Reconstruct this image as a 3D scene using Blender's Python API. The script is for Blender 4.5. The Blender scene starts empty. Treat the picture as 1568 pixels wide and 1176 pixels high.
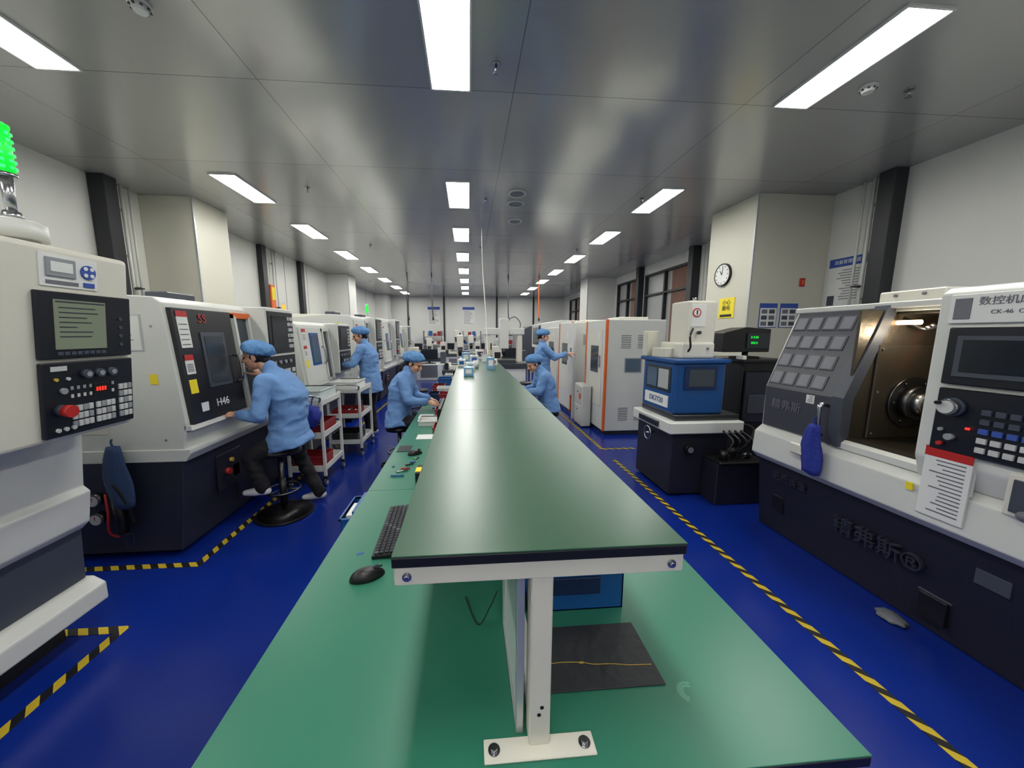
import bpy, bmesh, math, random
from mathutils import Vector, Matrix, noise
from mathutils.bvhtree import BVHTree
random.seed(7)
SC=bpy.context.scene
COL=SC.collection
# ------------------------------------------------------------------ materials
MATS={}
def srgb(r,g,b):
    f=lambda c:(c/255/12.92) if c/255<=0.04045 else ((c/255+0.055)/1.055)**2.4
    return (f(r),f(g),f(b))
def mat(name,col,rough=0.5,metal=0.0,emit=0.0,var=0.06,scale=6.0,bump=0.0,bscale=40.0,coat=0.0,emitcol=None,spec=0.5):
    if name in MATS: return MATS[name]
    c=srgb(*col)
    m=bpy.data.materials.new(name); m.use_nodes=True
    nt=m.node_tree; p=nt.nodes['Principled BSDF']
    tc=nt.nodes.new('ShaderNodeTexCoord')
    nz=nt.nodes.new('ShaderNodeTexNoise'); nz.inputs['Scale'].default_value=scale; nz.inputs['Detail'].default_value=4
    nt.links.new(tc.outputs['Object'],nz.inputs['Vector'])
    mx=nt.nodes.new('ShaderNodeMix'); mx.data_type='RGBA'
    mx.inputs[6].default_value=(*[max(0,v*(1-var)) for v in c],1)
    mx.inputs[7].default_value=(*[min(1,v*(1+var)) for v in c],1)
    nt.links.new(nz.outputs['Fac'],mx.inputs[0])
    nt.links.new(mx.outputs[2],p.inputs['Base Color'])
    p.inputs['Roughness'].default_value=rough; p.inputs['Metallic'].default_value=metal
    p.inputs['Coat Weight'].default_value=coat
    p.inputs['Specular IOR Level'].default_value=spec
    if emit>0:
        p.inputs['Emission Color'].default_value=(*(srgb(*emitcol) if emitcol else c),1)
        p.inputs['Emission Strength'].default_value=emit
    if bump>0:
        n2=nt.nodes.new('ShaderNodeTexNoise'); n2.inputs['Scale'].default_value=bscale; n2.inputs['Detail'].default_value=3
        nt.links.new(tc.outputs['Object'],n2.inputs['Vector'])
        b=nt.nodes.new('ShaderNodeBump'); b.inputs['Strength'].default_value=bump; b.inputs['Distance'].default_value=0.02
        nt.links.new(n2.outputs['Fac'],b.inputs['Height']); nt.links.new(b.outputs['Normal'],p.inputs['Normal'])
    MATS[name]=m; return m
mat('white_paint',(206,208,203),0.4,var=0.03)
mat('white_warm',(210,208,196),0.4,var=0.03)
mat('wall_white',(212,213,208),0.4,var=0.03,scale=1.5)
mat('col_beige',(198,197,182),0.45,var=0.03,scale=1.5)
mat('navy_base',(34,37,52),0.45,var=0.1)
mat('navy_dark',(24,25,39),0.5,var=0.1,bump=0.15,bscale=90)
mat('slate',(64,69,80),0.45)
mat('cover_grey',(62,64,73),0.42)
mat('grid_grey',(104,106,114),0.45)
mat('door_black',(34,35,40),0.3)
mat('black',(15,15,17),0.4)
mat('rubber',(14,14,15),0.7)
mat('panel_black',(20,23,33),0.35)
mat('key_grey',(140,145,150),0.5)
mat('key_white',(190,192,190),0.5)
mat('key_dark',(60,66,82),0.5)
mat('screen_on',(70,78,60),0.25,emit=0.4,emitcol=(130,138,120))
mat('screen_off',(26,32,40),0.15)
mat('glass_dark',(60,68,76),0.12)
mat('glass_blue',(84,100,118),0.12)
mat('steel',(176,178,180),0.25,1.0)
mat('steel_dark',(96,98,100),0.35,1.0)
mat('brass_wall',(92,86,76),0.36,0.8,bump=0.12,bscale=20)
mat('post_dark',(34,37,41),0.45)
mat('red',(180,36,34),0.45)
mat('red_bin',(140,30,38),0.45)
mat('orange',(222,104,40),0.45)
mat('yellow',(235,215,40),0.5)
mat('paper',(218,220,217),0.7)
mat('paper_blue',(50,80,160),0.6)
mat('text_grey',(104,106,114),0.6)
mat('text_white',(225,228,230),0.6)
mat('text_dark',(44,46,60),0.5)
mat('blue_machine',(20,72,132),0.35)
mat('blue_dark',(20,42,84),0.4)
mat('blue_cloth',(26,44,136),0.8,bump=0.4)
mat('blue_denim',(44,66,104),0.85,bump=0.4)
mat('blue_bin',(20,84,150),0.4)
mat('blue_light',(110,156,192),0.5)
mat('coat_blue',(104,144,196),0.8,var=0.08,scale=8,bump=0.35,bscale=12)
mat('cap_blue',(88,136,188),0.8,var=0.12,scale=24,bump=0.6,bscale=60)
mat('skin',(204,154,126),0.5,var=0.05,scale=20)
mat('lips',(176,96,88),0.5)
mat('hair',(20,16,16),0.45)
mat('pants',(20,20,25),0.85,bump=0.3)
mat('shoe_white',(206,206,210),0.5)
mat('eye',(24,18,16),0.2)
mat('lamp',(255,255,255),0.5,emit=36.0,emitcol=(255,253,247))
mat('green_led',(30,230,70),0.3,emit=3.5,emitcol=(30,255,80))
mat('green_led_dim',(30,170,60),0.3,emit=0.7,emitcol=(20,255,60))
mat('orange_led',(255,140,30),0.3,emit=1.5)
mat('red_led',(255,40,30),0.3,emit=2)
mat('warm_lamp',(255,220,150),0.3,emit=10,emitcol=(255,218,165))
mat('granite',(60,64,66),0.2,var=0.3,scale=60)
mat('table_edge',(13,14,17),0.4)
mat('mat_dark',(40,43,47),0.6,bump=0.2)
mat('gold',(190,160,60),0.5)
mat('curtain',(128,98,84),0.8)
mat('window_pale',(170,172,170),0.3)  # even pale grey pane, not emissive
mat('frost',(206,216,213),0.25)
mat('alu_frame',(190,194,196),0.35,0.6)
mat('table_smear',(84,146,122),0.5)
def special_floor():
    m=bpy.data.materials.new('floor_epoxy'); m.use_nodes=True; nt=m.node_tree; p=nt.nodes['Principled BSDF']
    tc=nt.nodes.new('ShaderNodeTexCoord')
    n=nt.nodes.new('ShaderNodeTexNoise'); n.inputs['Scale'].default_value=1.1; n.inputs['Detail'].default_value=3
    nt.links.new(tc.outputs['Object'],n.inputs['Vector'])
    r=nt.nodes.new('ShaderNodeValToRGB')
    r.color_ramp.elements[0].position=0.2; r.color_ramp.elements[0].color=(*srgb(11,36,122),1)
    r.color_ramp.elements[1].position=0.8; r.color_ramp.elements[1].color=(*srgb(13,42,136),1)
    nt.links.new(n.outputs['Fac'],r.inputs[0]); nt.links.new(r.outputs[0],p.inputs['Base Color'])
    p.inputs['Roughness'].default_value=0.22
    b=nt.nodes.new('ShaderNodeBump'); b.inputs['Strength'].default_value=0.06
    n3=nt.nodes.new('ShaderNodeTexNoise'); n3.inputs['Scale'].default_value=9
    nt.links.new(tc.outputs['Object'],n3.inputs['Vector']); nt.links.new(n3.outputs['Fac'],b.inputs['Height'])
    nt.links.new(b.outputs['Normal'],p.inputs['Normal'])
    p.inputs['Specular IOR Level'].default_value=0.5
    MATS['floor']=m
special_floor()
def special_ceiling():
    m=bpy.data.materials.new('ceiling_panels'); m.use_nodes=True; nt=m.node_tree; p=nt.nodes['Principled BSDF']
    tc=nt.nodes.new('ShaderNodeTexCoord')
    br=nt.nodes.new('ShaderNodeTexBrick')
    mp=nt.nodes.new('ShaderNodeMapping'); mp.inputs['Rotation'].default_value=(0,0,math.radians(90)); mp.inputs['Location'].default_value=(0.35,-0.4,0)
    nt.links.new(tc.outputs['Object'],mp.inputs['Vector']); nt.links.new(mp.outputs[0],br.inputs['Vector'])
    br.offset=0.0
    br.inputs['Scale'].default_value=1.0; br.inputs['Brick Width'].default_value=1.45; br.inputs['Row Height'].default_value=2.05
    br.inputs['Mortar Size'].default_value=0.004; br.inputs['Mortar Smooth'].default_value=0.2
    br.inputs['Color1'].default_value=(*srgb(174,174,170),1); br.inputs['Color2'].default_value=(*srgb(180,180,176),1); br.inputs['Mortar'].default_value=(*srgb(120,120,118),1)
    nt.links.new(br.outputs['Color'],p.inputs['Base Color'])
    n=nt.nodes.new('ShaderNodeTexNoise'); n.inputs['Scale'].default_value=0.9
    nt.links.new(tc.outputs['Object'],n.inputs['Vector'])
    b=nt.nodes.new('ShaderNodeBump'); b.inputs['Strength'].default_value=0.14; b.inputs['Distance'].default_value=0.05
    nt.links.new(n.outputs['Fac'],b.inputs['Height']); nt.links.new(b.outputs['Normal'],p.inputs['Normal'])
    p.inputs['Metallic'].default_value=0.35; p.inputs['Roughness'].default_value=0.2
    MATS['ceiling']=m
special_ceiling()
def special_tape():
    m=bpy.data.materials.new('hazard_tape'); m.use_nodes=True; nt=m.node_tree; p=nt.nodes['Principled BSDF']
    tc=nt.nodes.new('ShaderNodeTexCoord'); sx=nt.nodes.new('ShaderNodeSeparateXYZ'); nt.links.new(tc.outputs['Object'],sx.inputs[0])
    ad=nt.nodes.new('ShaderNodeMath'); ad.operation='ADD'; nt.links.new(sx.outputs[0],ad.inputs[0]); nt.links.new(sx.outputs[1],ad.inputs[1])
    ml=nt.nodes.new('ShaderNodeMath'); ml.operation='MULTIPLY'; ml.inputs[1].default_value=9.5; nt.links.new(ad.outputs[0],ml.inputs[0])
    fr=nt.nodes.new('ShaderNodeMath'); fr.operation='FRACT'; nt.links.new(ml.outputs[0],fr.inputs[0])
    gt=nt.nodes.new('ShaderNodeMath'); gt.operation='GREATER_THAN'; gt.inputs[1].default_value=0.5; nt.links.new(fr.outputs[0],gt.inputs[0])
    mx=nt.nodes.new('ShaderNodeMix'); mx.data_type='RGBA'; mx.inputs[6].default_value=(*srgb(20,22,26),1); mx.inputs[7].default_value=(*srgb(196,170,44),1)
    nt.links.new(gt.outputs[0],mx.inputs[0]); nt.links.new(mx.outputs[2],p.inputs['Base Color']); p.inputs['Roughness'].default_value=0.5
    MATS['tape']=m
special_tape()
def special_table(nm,ca,cb,r0,spec):
    m=bpy.data.materials.new(nm); m.use_nodes=True; nt=m.node_tree; p=nt.nodes['Principled BSDF']
    tc=nt.nodes.new('ShaderNodeTexCoord')
    n2=nt.nodes.new('ShaderNodeTexNoise'); n2.inputs['Scale'].default_value=1.5; n2.inputs['Detail'].default_value=2
    nt.links.new(tc.outputs['Object'],n2.inputs['Vector'])
    mx=nt.nodes.new('ShaderNodeMix'); mx.data_type='RGBA'; mx.inputs[6].default_value=(*srgb(*ca),1); mx.inputs[7].default_value=(*srgb(*cb),1)
    nt.links.new(n2.outputs['Fac'],mx.inputs[0]); nt.links.new(mx.outputs[2],p.inputs['Base Color'])
    p.inputs['Roughness'].default_value=r0
    p.inputs['Specular IOR Level'].default_value=spec
    MATS[nm]=m
special_table('table_green',(42,112,90),(46,118,95),0.34,0.5)
special_table('shelf_green',(34,76,52),(37,80,55),0.33,0.75)
# ------------------------------------------------------------------ builder
class B:
    def __init__(s,name,M=None):
        s.name=name; s.bm=bmesh.new(); s.mats=[]; s.M=M or Matrix()
    def mi(s,m):
        if m not in s.mats: s.mats.append(m)
        return s.mats.index(m)
    def _add(s,tmp,m,smooth=False):
        i=s.mi(m)
        bmesh.ops.recalc_face_normals(tmp,faces=tmp.faces)
        flip=s.M.determinant()<0
        mp={}
        for v in tmp.verts: mp[v]=s.bm.verts.new(s.M@v.co)
        for f in tmp.faces:
            vs=[mp[v] for v in f.verts]
            if flip: vs.reverse()
            try: nf=s.bm.faces.new(vs)
            except ValueError: continue
            nf.material_index=i; nf.smooth=smooth
        tmp.free()
    def box(s,x0,x1,y0,y1,z0,z1,m,bev=0.004,rot=None,seg=1):
        t=bmesh.new(); bmesh.ops.create_cube(t,size=1)
        dx,dy,dz=abs(x1-x0),abs(y1-y0),abs(z1-z0)
        for v in t.verts: v.co=Vector((v.co.x*dx,v.co.y*dy,v.co.z*dz))
        bb=min(bev,0.3*min(dx,dy,dz))
        if bb>0.0004: bmesh.ops.bevel(t,geom=t.edges[:],offset=bb,segments=seg,affect='EDGES',profile=0.5)
        c=Vector(((x0+x1)/2,(y0+y1)/2,(z0+z1)/2))
        R=rot or Matrix()
        for v in t.verts: v.co=R@v.co+c
        s._add(t,m)
    def prism(s,prof,y0,y1,m,bev=0.0,axis='y'):
        t=bmesh.new(); n=len(prof)
        def P(a,b,y):
            return Vector((a,y,b)) if axis=='y' else (Vector((y,a,b)) if axis=='x' else Vector((a,b,y)))
        A=[t.verts.new(P(a,b,y0)) for a,b in prof]; C=[t.verts.new(P(a,b,y1)) for a,b in prof]
        t.faces.new(A); t.faces.new(list(reversed(C)))
        for i in range(n): t.faces.new([A[i],C[i],C[(i+1)%n],A[(i+1)%n]])
        if bev>0:
            bmesh.ops.recalc_face_normals(t,faces=t.faces)
            bmesh.ops.bevel(t,geom=t.edges[:],offset=bev,segments=2,affect='EDGES',profile=0.5)
        s._add(t,m)
    def cyl(s,p0,p1,r,m,r2=None,seg=20,smooth=True):
        r2=r if r2 is None else r2
        p0=Vector(p0);p1=Vector(p1);d=p1-p0;L=d.length
        t=bmesh.new(); bmesh.ops.create_cone(t,cap_ends=True,segments=seg,radius1=r,radius2=r2,depth=L)
        q=Vector((0,0,1)).rotation_difference(d.normalized()).to_matrix().to_4x4()
        T=Matrix.Translation((p0+p1)/2)@q
        bmesh.ops.transform(t,matrix=T,verts=t.verts)
        i=s.mi(m); bmesh.ops.recalc_face_normals(t,faces=t.faces); flip=s.M.determinant()<0
        mp={v:s.bm.verts.new(s.M@v.co) for v in t.verts}
        for f in t.faces:
            vs=[mp[v] for v in f.verts]
            if flip: vs.reverse()
            nf=s.bm.faces.new(vs); nf.material_index=i; nf.smooth=smooth and len(f.verts)==4
        t.free()
    def sph(s,c,r,m,sc=(1,1,1),seg=16,R=None):
        t=bmesh.new(); bmesh.ops.create_uvsphere(t,u_segments=seg,v_segments=max(8,seg*2//3),radius=r)
        R=R or Matrix()
        for v in t.verts: v.co=R@Vector((v.co.x*sc[0],v.co.y*sc[1],v.co.z*sc[2]))+Vector(c)
        s._add(t,m,True)
    def tube(s,pts,r,m,seg=8):
        pts=[Vector(p) for p in pts]
        P=[]
        n=len(pts)
        if n>2:
            for i in range(n-1):
                a=pts[max(i-1,0)];b=pts[i];c=pts[i+1];d=pts[min(i+2,n-1)]
                for k in range(5):
                    u=k/5
                    P.append(0.5*((2*b)+(c-a)*u+(2*a-5*b+4*c-d)*u*u+(3*b-a-3*c+d)*u**3))
            P.append(pts[-1])
        else: P=pts
        t=bmesh.new(); rings=[]
        for i,p in enumerate(P):
            d=(P[min(i+1,len(P)-1)]-P[max(i-1,0)]).normalized()
            up=Vector((0,0,1)) if abs(d.z)<0.9 else Vector((1,0,0))
            u=d.cross(up).normalized(); w=d.cross(u)
            rings.append([t.verts.new(p+r*(math.cos(2*math.pi*k/seg)*u+math.sin(2*math.pi*k/seg)*w)) for k in range(seg)])
        for a,b in zip(rings,rings[1:]):
            for k in range(seg): t.faces.new([a[k],a[(k+1)%seg],b[(k+1)%seg],b[k]])
        t.faces.new(rings[0]); t.faces.new(list(reversed(rings[-1])))
        s._add(t,m,True)
    def torus(s,c,R,r,m,axis='z',seg=28):
        t=bmesh.new(); rings=[]
        for i in range(seg):
            a=2*math.pi*i/seg; ring=[]
            for k in range(8):
                b=2*math.pi*k/8; q=R+r*math.cos(b)
                v=Vector((q*math.cos(a),q*math.sin(a),r*math.sin(b)))
                if axis=='x': v=Vector((v.z,v.x,v.y))
                if axis=='y': v=Vector((v.x,v.z,v.y))
                ring.append(t.verts.new(v+Vector(c)))
            rings.append(ring)
        for i in range(seg):
            a=rings[i];b=rings[(i+1)%seg]
            for k in range(8): t.faces.new([a[k],b[k],b[(k+1)%8],a[(k+1)%8]])
        s._add(t,m,True)
    def bin(s,x0,x1,y0,y1,z0,z1,m,th=0.006):
        s.box(x0,x1,y0,y1,z0,z0+th,m,0.001)
        s.box(x0,x0+th,y0,y1,z0,z1,m,0.001); s.box(x1-th,x1,y0,y1,z0,z1,m,0.001)
        s.box(x0,x1,y0,y0+th,z0,z1,m,0.001); s.box(x0,x1,y1-th,y1,z0,z1,m,0.001)
        e=0.008
        s.box(x0-e,x0+th,y0-e,y1+e,z1-0.012,z1,m,0.001); s.box(x1-th,x1+e,y0-e,y1+e,z1-0.012,z1,m,0.001)
        s.box(x0-e,x1+e,y0-e,y0+th,z1-0.012,z1,m,0.001); s.box(x0-e,x1+e,y1-th,y1+e,z1-0.012,z1,m,0.001)
    def text(s,body,size,loc,facing,m,ext=0.001,tilt=0.0):
        cu=bpy.data.curves.new('t','FONT'); cu.body=body; cu.size=size; cu.extrude=ext; cu.align_x='CENTER'; cu.align_y='CENTER'
        o=bpy.data.objects.new(s.name+'_lettering',cu); COL.objects.link(o)
        az={'+x':90,'-x':-90,'-y':0}[facing]
        R=Matrix.Rotation(math.radians(az),4,'Z')@Matrix.Rotation(math.radians(90-tilt),4,'X')
        dg=bpy.context.evaluated_depsgraph_get()
        me=bpy.data.meshes.new_from_object(o.evaluated_get(dg)); bpy.data.objects.remove(o)
        t=bmesh.new(); t.from_mesh(me)
        bmesh.ops.transform(t,matrix=Matrix.Translation(loc)@R,verts=t.verts)
        M=s.M; s.M=Matrix(); s._add(t,m); s.M=M
    def lines(s,x0,x1,y0,y1,z0,z1,n,m='text_grey'):
        for k in range(n):
            zz=z0+(z1-z0)*(k+0.5)/n; h=(z1-z0)/n*0.3
            if abs(x1-x0)<abs(y1-y0): s.box(x0,x1,y0,y0+(y1-y0)*random.uniform(.55,1),zz,zz+h,m,0)
            else: s.box(x0,x0+(x1-x0)*random.uniform(.55,1),y0,y1,zz,zz+h,m,0)
    def done(s):
        me=bpy.data.meshes.new(s.name)
        s.bm.to_mesh(me); s.bm.free()
        for m in s.mats: me.materials.append(MATS[m])
        o=bpy.data.objects.new(s.name,me); COL.objects.link(o)
        return o
def MX(x,y,z=0,rz=0):
    return Matrix.Translation((x,y,z))@Matrix.Rotation(math.radians(rz),4,'Z')
H=3.65; XL=-4.76; XR=5.36; YF=19.9; YB=-3.0
# ------------------------------------------------------------------ room
b=B('floor'); b.box(XL-0.2,XR+0.2,YB-0.2,YF+0.2,-0.1,0,'floor',0); b.done()
b=B('ceiling'); b.box(XL-0.2,XR+0.2,YB-0.2,YF+0.2,H,H+0.1,'ceiling',0); b.done()
b=B('wall_left'); b.box(XL-0.15,XL,YB,YF,0,H,'wall_white',0)
for y in [0.5,2.8,7.6,9.9,11.2,15,17.3]: b.box(XL-0.001,XL+0.004,y,y+0.012,0.1,H,'grid_grey',0)
b.done()
b=B('wall_back'); b.box(XL-0.15,XR+0.15,YB-0.15,YB,0,H,'wall_white',0); b.done()
b=B('wall_far'); b.box(XL-0.15,XR+0.15,YF,YF+0.15,0,H,'wall_white',0)
for x in [-4.4,-3.3,-1.35,1.55,3.6]: b.box(x,x+0.09,YF-0.05,YF,0,H,'post_dark',0.003)
b.done()
b=B('wall_right')
wins=[(8.45,10.6),(11.0,12.6),(14.3,16.2),(16.6,18.6)]
z0,z1=1.25,3.38
b.box(XR,XR+0.15,YB,8.45,0,H,'wall_white',0)
b.box(XR,XR+0.15,8.45,YF,0,z0,'wall_white',0); b.box(XR,XR+0.15,8.45,YF,z1,H,'wall_white',0)
for a,c in [(10.6,11.0),(12.6,14.3),(16.2,16.6),(18.6,YF)]: b.box(XR,XR+0.15,a,c,z0,z1,'wall_white',0)
for y in [0.4,2.7,6.9,7.5]: b.box(XR-0.004,XR+0.001,y,y+0.012,0.1,H,'grid_grey',0)
b.done()
for i,(a,c) in enumerate(wins):
    b=B('window_%d'%(i+1))
    for q in [a,a+(c-a)/2-0.03,c-0.06]: b.box(XR-0.03,XR+0.06,q,q+0.06,z0,z1,'post_dark',0.004)
    b.box(XR-0.03,XR+0.06,a,c,z0,z0+0.06,'post_dark',0.004); b.box(XR-0.03,XR+0.06,a,c,z1-0.06,z1,'post_dark',0.004)
    b.box(XR-0.03,XR+0.06,a,c,2.75,2.80,'post_dark',0.004)
    b.box(XR+0.07,XR+0.08,a,c,z0,z1,'window_pale',0)
    n=18; w=(c-a)*0.35
    pr=[]
    for k in range(n+1):
        pr.append((XR+0.045+0.012*(k%2),a+0.06+w*k/n))
    pr=pr+[(p[0]+0.006,p[1]) for p in reversed(pr)]
    b.prism(pr,z0+0.07,z1-0.07,'curtain',axis='z')
    b.done()
for nm,x0,x1,y0,y1,m in [('column_left',XL,-4.03,5.83,6.6,'col_beige'),('column_left',XL,-4.05,12.7,13.5,'wall_white'),('column_left',XL,-4.1,18.9,19.7,'wall_white'),
                 ('column_right',4.18,XR,5.08,6.07,'col_beige'),('column_right',4.3,XR,12.75,13.6,'wall_white')]:
    b=B(nm); b.box(x0,x1,y0,y1,0,H,m,0.006)
    xe=x1 if x0==XL else x0
    b.box(xe-0.012,xe+0.012,y0-0.006,y0+0.02,0,H,'alu_frame',0.002)
    b.done()
for x0,x1,y in [(XL,XL+0.2,5.12),(XL,XL+0.12,8.7),(XL,XL+0.12,10.6),(XR-0.18,XR,4.2),(XR-0.2,XR,8.05),(XR-0.18,XR,10.7),(XR-0.18,XR,14.0)]:
    b=B('steel_wall_post'); b.box(x0,x1,y,y+0.18,0,H,'post_dark',0.006)
    b.box(x0,x1,y-0.015,y+0.195,0,0.03,'post_dark',0.004); b.done()
b=B('baseboard_left'); b.box(XL,XL+0.02,YB,5.08,0,0.1,'grid_grey',0.003); b.done()
b=B('baseboard_right'); b.box(XR-0.02,XR,YB,4.15,0,0.1,'grid_grey',0.003); b.done()
# ------------------------------------------------------------------ ceiling lights
ys=[-2.6,-0.1,2.27,5.03,7.1,9.2,11.3,13.4,15.5,17.6]  # first two rows are out of view, added to light the near bench
for x in [-3.08,-0.12,2.87]:
    for y in ys:
        b=B('ceiling_panel_light')
        b.box(x-0.15,x+0.15,y,y+0.96,H-0.012,H-0.004,'lamp',0)
        for q in [(x-0.165,x-0.15,y-0.015,y+0.975),(x+0.15,x+0.165,y-0.015,y+0.975),(x-0.15,x+0.15,y-0.015,y),(x-0.15,x+0.15,y+0.96,y+0.975)]:
            b.box(*q,H-0.018,H,'white_paint',0.001)
        b.done()
# ------------------------------------------------------------------ tape
b=B('floor_hazard_tape')
def tp(x0,x1,y0,y1): b.box(x0,x1,y0,y1,0.0005,0.003,'tape',0)
w=0.05
tp(-1.985,-1.985+w,-1.0,1.95); tp(-2.35,-1.985,1.95-w,1.95)
tp(-1.985,-1.985+w,2.47,4.3); tp(-2.9,-1.985,2.47,2.47+w)
tp(-1.985,-1.985+w,4.5,11)
tp(1.88,1.88+w,-1.0,4.35)
tp(1.88,1.88+w,4.75,12); tp(1.88+w,2.4,4.75,4.75+w)
b.done()
def cnc_panel(b,x,y0,y1,z0,z1,on=True):
    W=y1-y0; Hh=z1-z0
    zs=z0+Hh*0.45
    b.box(x,x+0.012,y0+0.03*W,y1-0.03*W,zs+0.02*Hh,z1-0.02*Hh,'panel_black',0.003)
    b.box(x+0.010,x+0.016,y0+0.14*W,y1-0.30*W,zs+0.08*Hh,z1-0.07*Hh,'screen_on' if on else 'screen_off',0.001)
    for r in range(6):
        for c in range(4):
            yy=y1-0.27*W+c*0.055*W; zz=zs+0.08*Hh+r*0.07*Hh
            b.box(x+0.010,x+0.018,yy,yy+0.04*W,zz,zz+0.045*Hh,'key_white' if (r+c)%3 else 'key_grey',0.001)
    b.box(x,x+0.012,y0+0.03*W,y1-0.03*W,z0+0.02*Hh,zs-0.01*Hh,'panel_black',0.003)
    for r in range(3):
        for c in range(9):
            yy=y0+0.30*W+c*0.07*W; zz=z0+0.06*Hh+r*0.075*Hh
            b.box(x+0.010,x+0.018,yy,yy+0.052*W,zz,zz+0.055*Hh,'key_white' if (r*3+c)%4 else 'key_dark',0.001)
    b.cyl((x+0.01,y0+0.16*W,z0+0.12*Hh),(x+0.05,y0+0.16*W,z0+0.12*Hh),0.05*W,'red')
    for k in range(4):
        yy=y0+(0.12+0.2*k)*W
        b.cyl((x+0.01,yy,z0+0.36*Hh),(x+0.03,yy,z0+0.36*Hh),0.035*W,'key_grey')
# ------------------------------------------------------------------ left lathe generic
def lathe(x,y,L=1.55,tag='H46',panel=True,ht=1.9,dark=True,on=False,blue=False,red=True):
    b=B('cnc_lathe',MX(x,y))
    D=-1.25
    bm='navy_base'
    b.prism([(D,0.05),(-0.04,0.05),(0.02,0.5),(0.05,0.745),(D,0.745)],0,L,bm,0.008)
    b.box(D+0.1,-0.1,0.08,L-0.08,0.0,0.06,'black',0.003)
    b.prism([(D,0.74),(0.07,0.74),(0.11,0.80),(0.11,0.83),(D,0.83)],-0.01,L+0.01,'white_paint',0.005)
    t=ht
    dy1=0.64
    prof=[(D,0.82),(0.06,0.82),(0.10,1.0),(0.03,t-0.04),(-0.02,t),(-0.40,t+0.02),(D,t-0.06)]
    b.prism(prof,0,L,'white_paint',0.008)
    def front(z): return 0.10-(z-1.0)/(t-0.04-1.0)*0.07
    dm='door_black' if dark else 'white_paint'
    zb=1.0
    b.prism([(front(zb)-0.01,zb),(front(zb)+0.03,zb),(front(t-.07)+0.03,t-0.07),(front(t-.07)-0.01,t-0.07)],0.03,dy1,dm,0.004)
    b.prism([(0.08,0.965),(0.135,0.965),(0.125,1.0),(0.08,1.0)],0.0,dy1+0.04,'white_paint',0.002)
    wz0,wz1=1.27,1.63
    wm='glass_blue' if blue else 'glass_dark'
    fr='blue_machine' if blue else 'slate'
    b.prism([(front(wz0-.03)+0.028,wz0-.03),(front(wz0-.03)+0.038,wz0-.03),(front(wz1+.03)+0.038,wz1+.03),(front(wz1+.03)+0.028,wz1+.03)],0.25,0.51,fr,0.002)
    b.prism([(front(wz0)+0.034,wz0),(front(wz0)+0.042,wz0),(front(wz1)+0.042,wz1),(front(wz1)+0.034,wz1)],0.28,0.48,wm,0.002)
    b.tube([(front(1.2)+0.03,0.59,1.25),(front(1.3)+0.075,0.59,1.27),(front(1.45)+0.075,0.59,1.45),(front(1.45)+0.03,0.59,1.47)],0.011,'steel')
    for (ya,yb,za,zb2,m) in [(0.06,0.16,1.55,1.82,'paper'),(0.06,0.14,1.36,1.5,'paper'),(0.06,0.13,1.22,1.32,'yellow')]:
        zb2=min(zb2,t-0.09)
        b.prism([(front(za)+0.029,za),(front(za)+0.033,za),(front(zb2)+0.033,zb2),(front(zb2)+0.029,zb2)],ya,yb,m)
        if m=='paper':
            b.prism([(front(zb2-.04)+0.030,zb2-.04),(front(zb2-.04)+0.0345,zb2-.04),(front(zb2)+0.0345,zb2),(front(zb2)+0.030,zb2)],ya,yb,'red')
            for k in range(5):
                zz=za+0.02+k*(zb2-za-0.08)/5
                b.box(front(zz)+0.031,front(zz)+0.035,ya+0.01,yb-0.015,zz,zz+0.006,'text_grey',0)
    y2=dy1+0.07; y3=y2+0.17
    b.prism([(front(1.02)+0.0,1.02),(front(1.02)+0.006,1.02),(front(t-.12)+0.006,t-.12),(front(t-.12),t-.12)],y2,y3,'glass_dark')
    for ya,yb in [(y2-0.03,y2),(y3,y3+0.03)]:
        b.prism([(front(1.0)-0.01,1.0),(front(1.0)+0.035,1.0),(front(t-.08)+0.035,t-.08),(front(t-.08)-0.01,t-.08)],ya,yb,'white_paint',0.003)
    b.box(0.02,0.07,y2-0.03,y3+0.03,t-0.12,t-0.07,'orange' if red else 'white_paint',0.003)
    if panel:
        py0=y3+0.05; py1=min(py0+0.5,L)
        b.box(-0.02,0.20,py0,py1,1.06,t,'white_paint',0.012)
        cnc_panel(b,0.20,py0+0.0,py1,1.08,t-0.02,on)
    b.box(-0.33,-0.11,-0.004,0.0,1.53,1.78,'alu_frame',0.001); b.box(-0.32,-0.12,-0.006,-0.003,1.54,1.77,'paper',0)
    b.lines(-0.305,-0.14,-0.007,-0.005,1.56,1.72,9)
    b.text('点检表',0.03,(x-0.22,y-0.007,1.745),'-y','text_dark',ext=0.0003)
    b.box(-0.30,-0.17,-0.003,0.0,1.81,1.845,'yellow',0); b.lines(-0.29,-0.18,-0.004,-0.002,1.815,1.84,2,'text_dark')
    b.box(-0.10,-0.05,-0.004,0.0,1.30,1.37,'yellow',0); b.box(-0.40,-0.34,-0.004,0,1.62,1.70,'paper',0)
    b.box(-1.15,-0.42,-0.006,0.0,0.95,1.5,'white_warm',0.002)
    b.cyl((-0.46,-0.012,1.2),(-0.46,-0.004,1.2),0.016,'steel')
    for z in (1.06,1.4): b.cyl((-0.42,-0.01,z),(-0.42,-0.01,z+0.05),0.008,'steel')
    for sx in (-0.05,-1.2):
        for z in (0.9,1.7): b.cyl((sx,-0.004,z),(sx,0.0,z),0.008,'steel')
    for z in (0.48,0.34):
        b.cyl((-0.55,-0.05,z),(-0.55,0.0,z),0.045,'steel_dark'); b.cyl((-0.55,-0.054,z),(-0.55,-0.05,z),0.037,'key_white'); b.box(-0.552,-0.548,-0.056,-0.054,z,z+0.03,'red',0)
    b.cyl((-0.38,-0.05,0.24),(-0.38,-0.05,0.5),0.035,'black')
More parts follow.
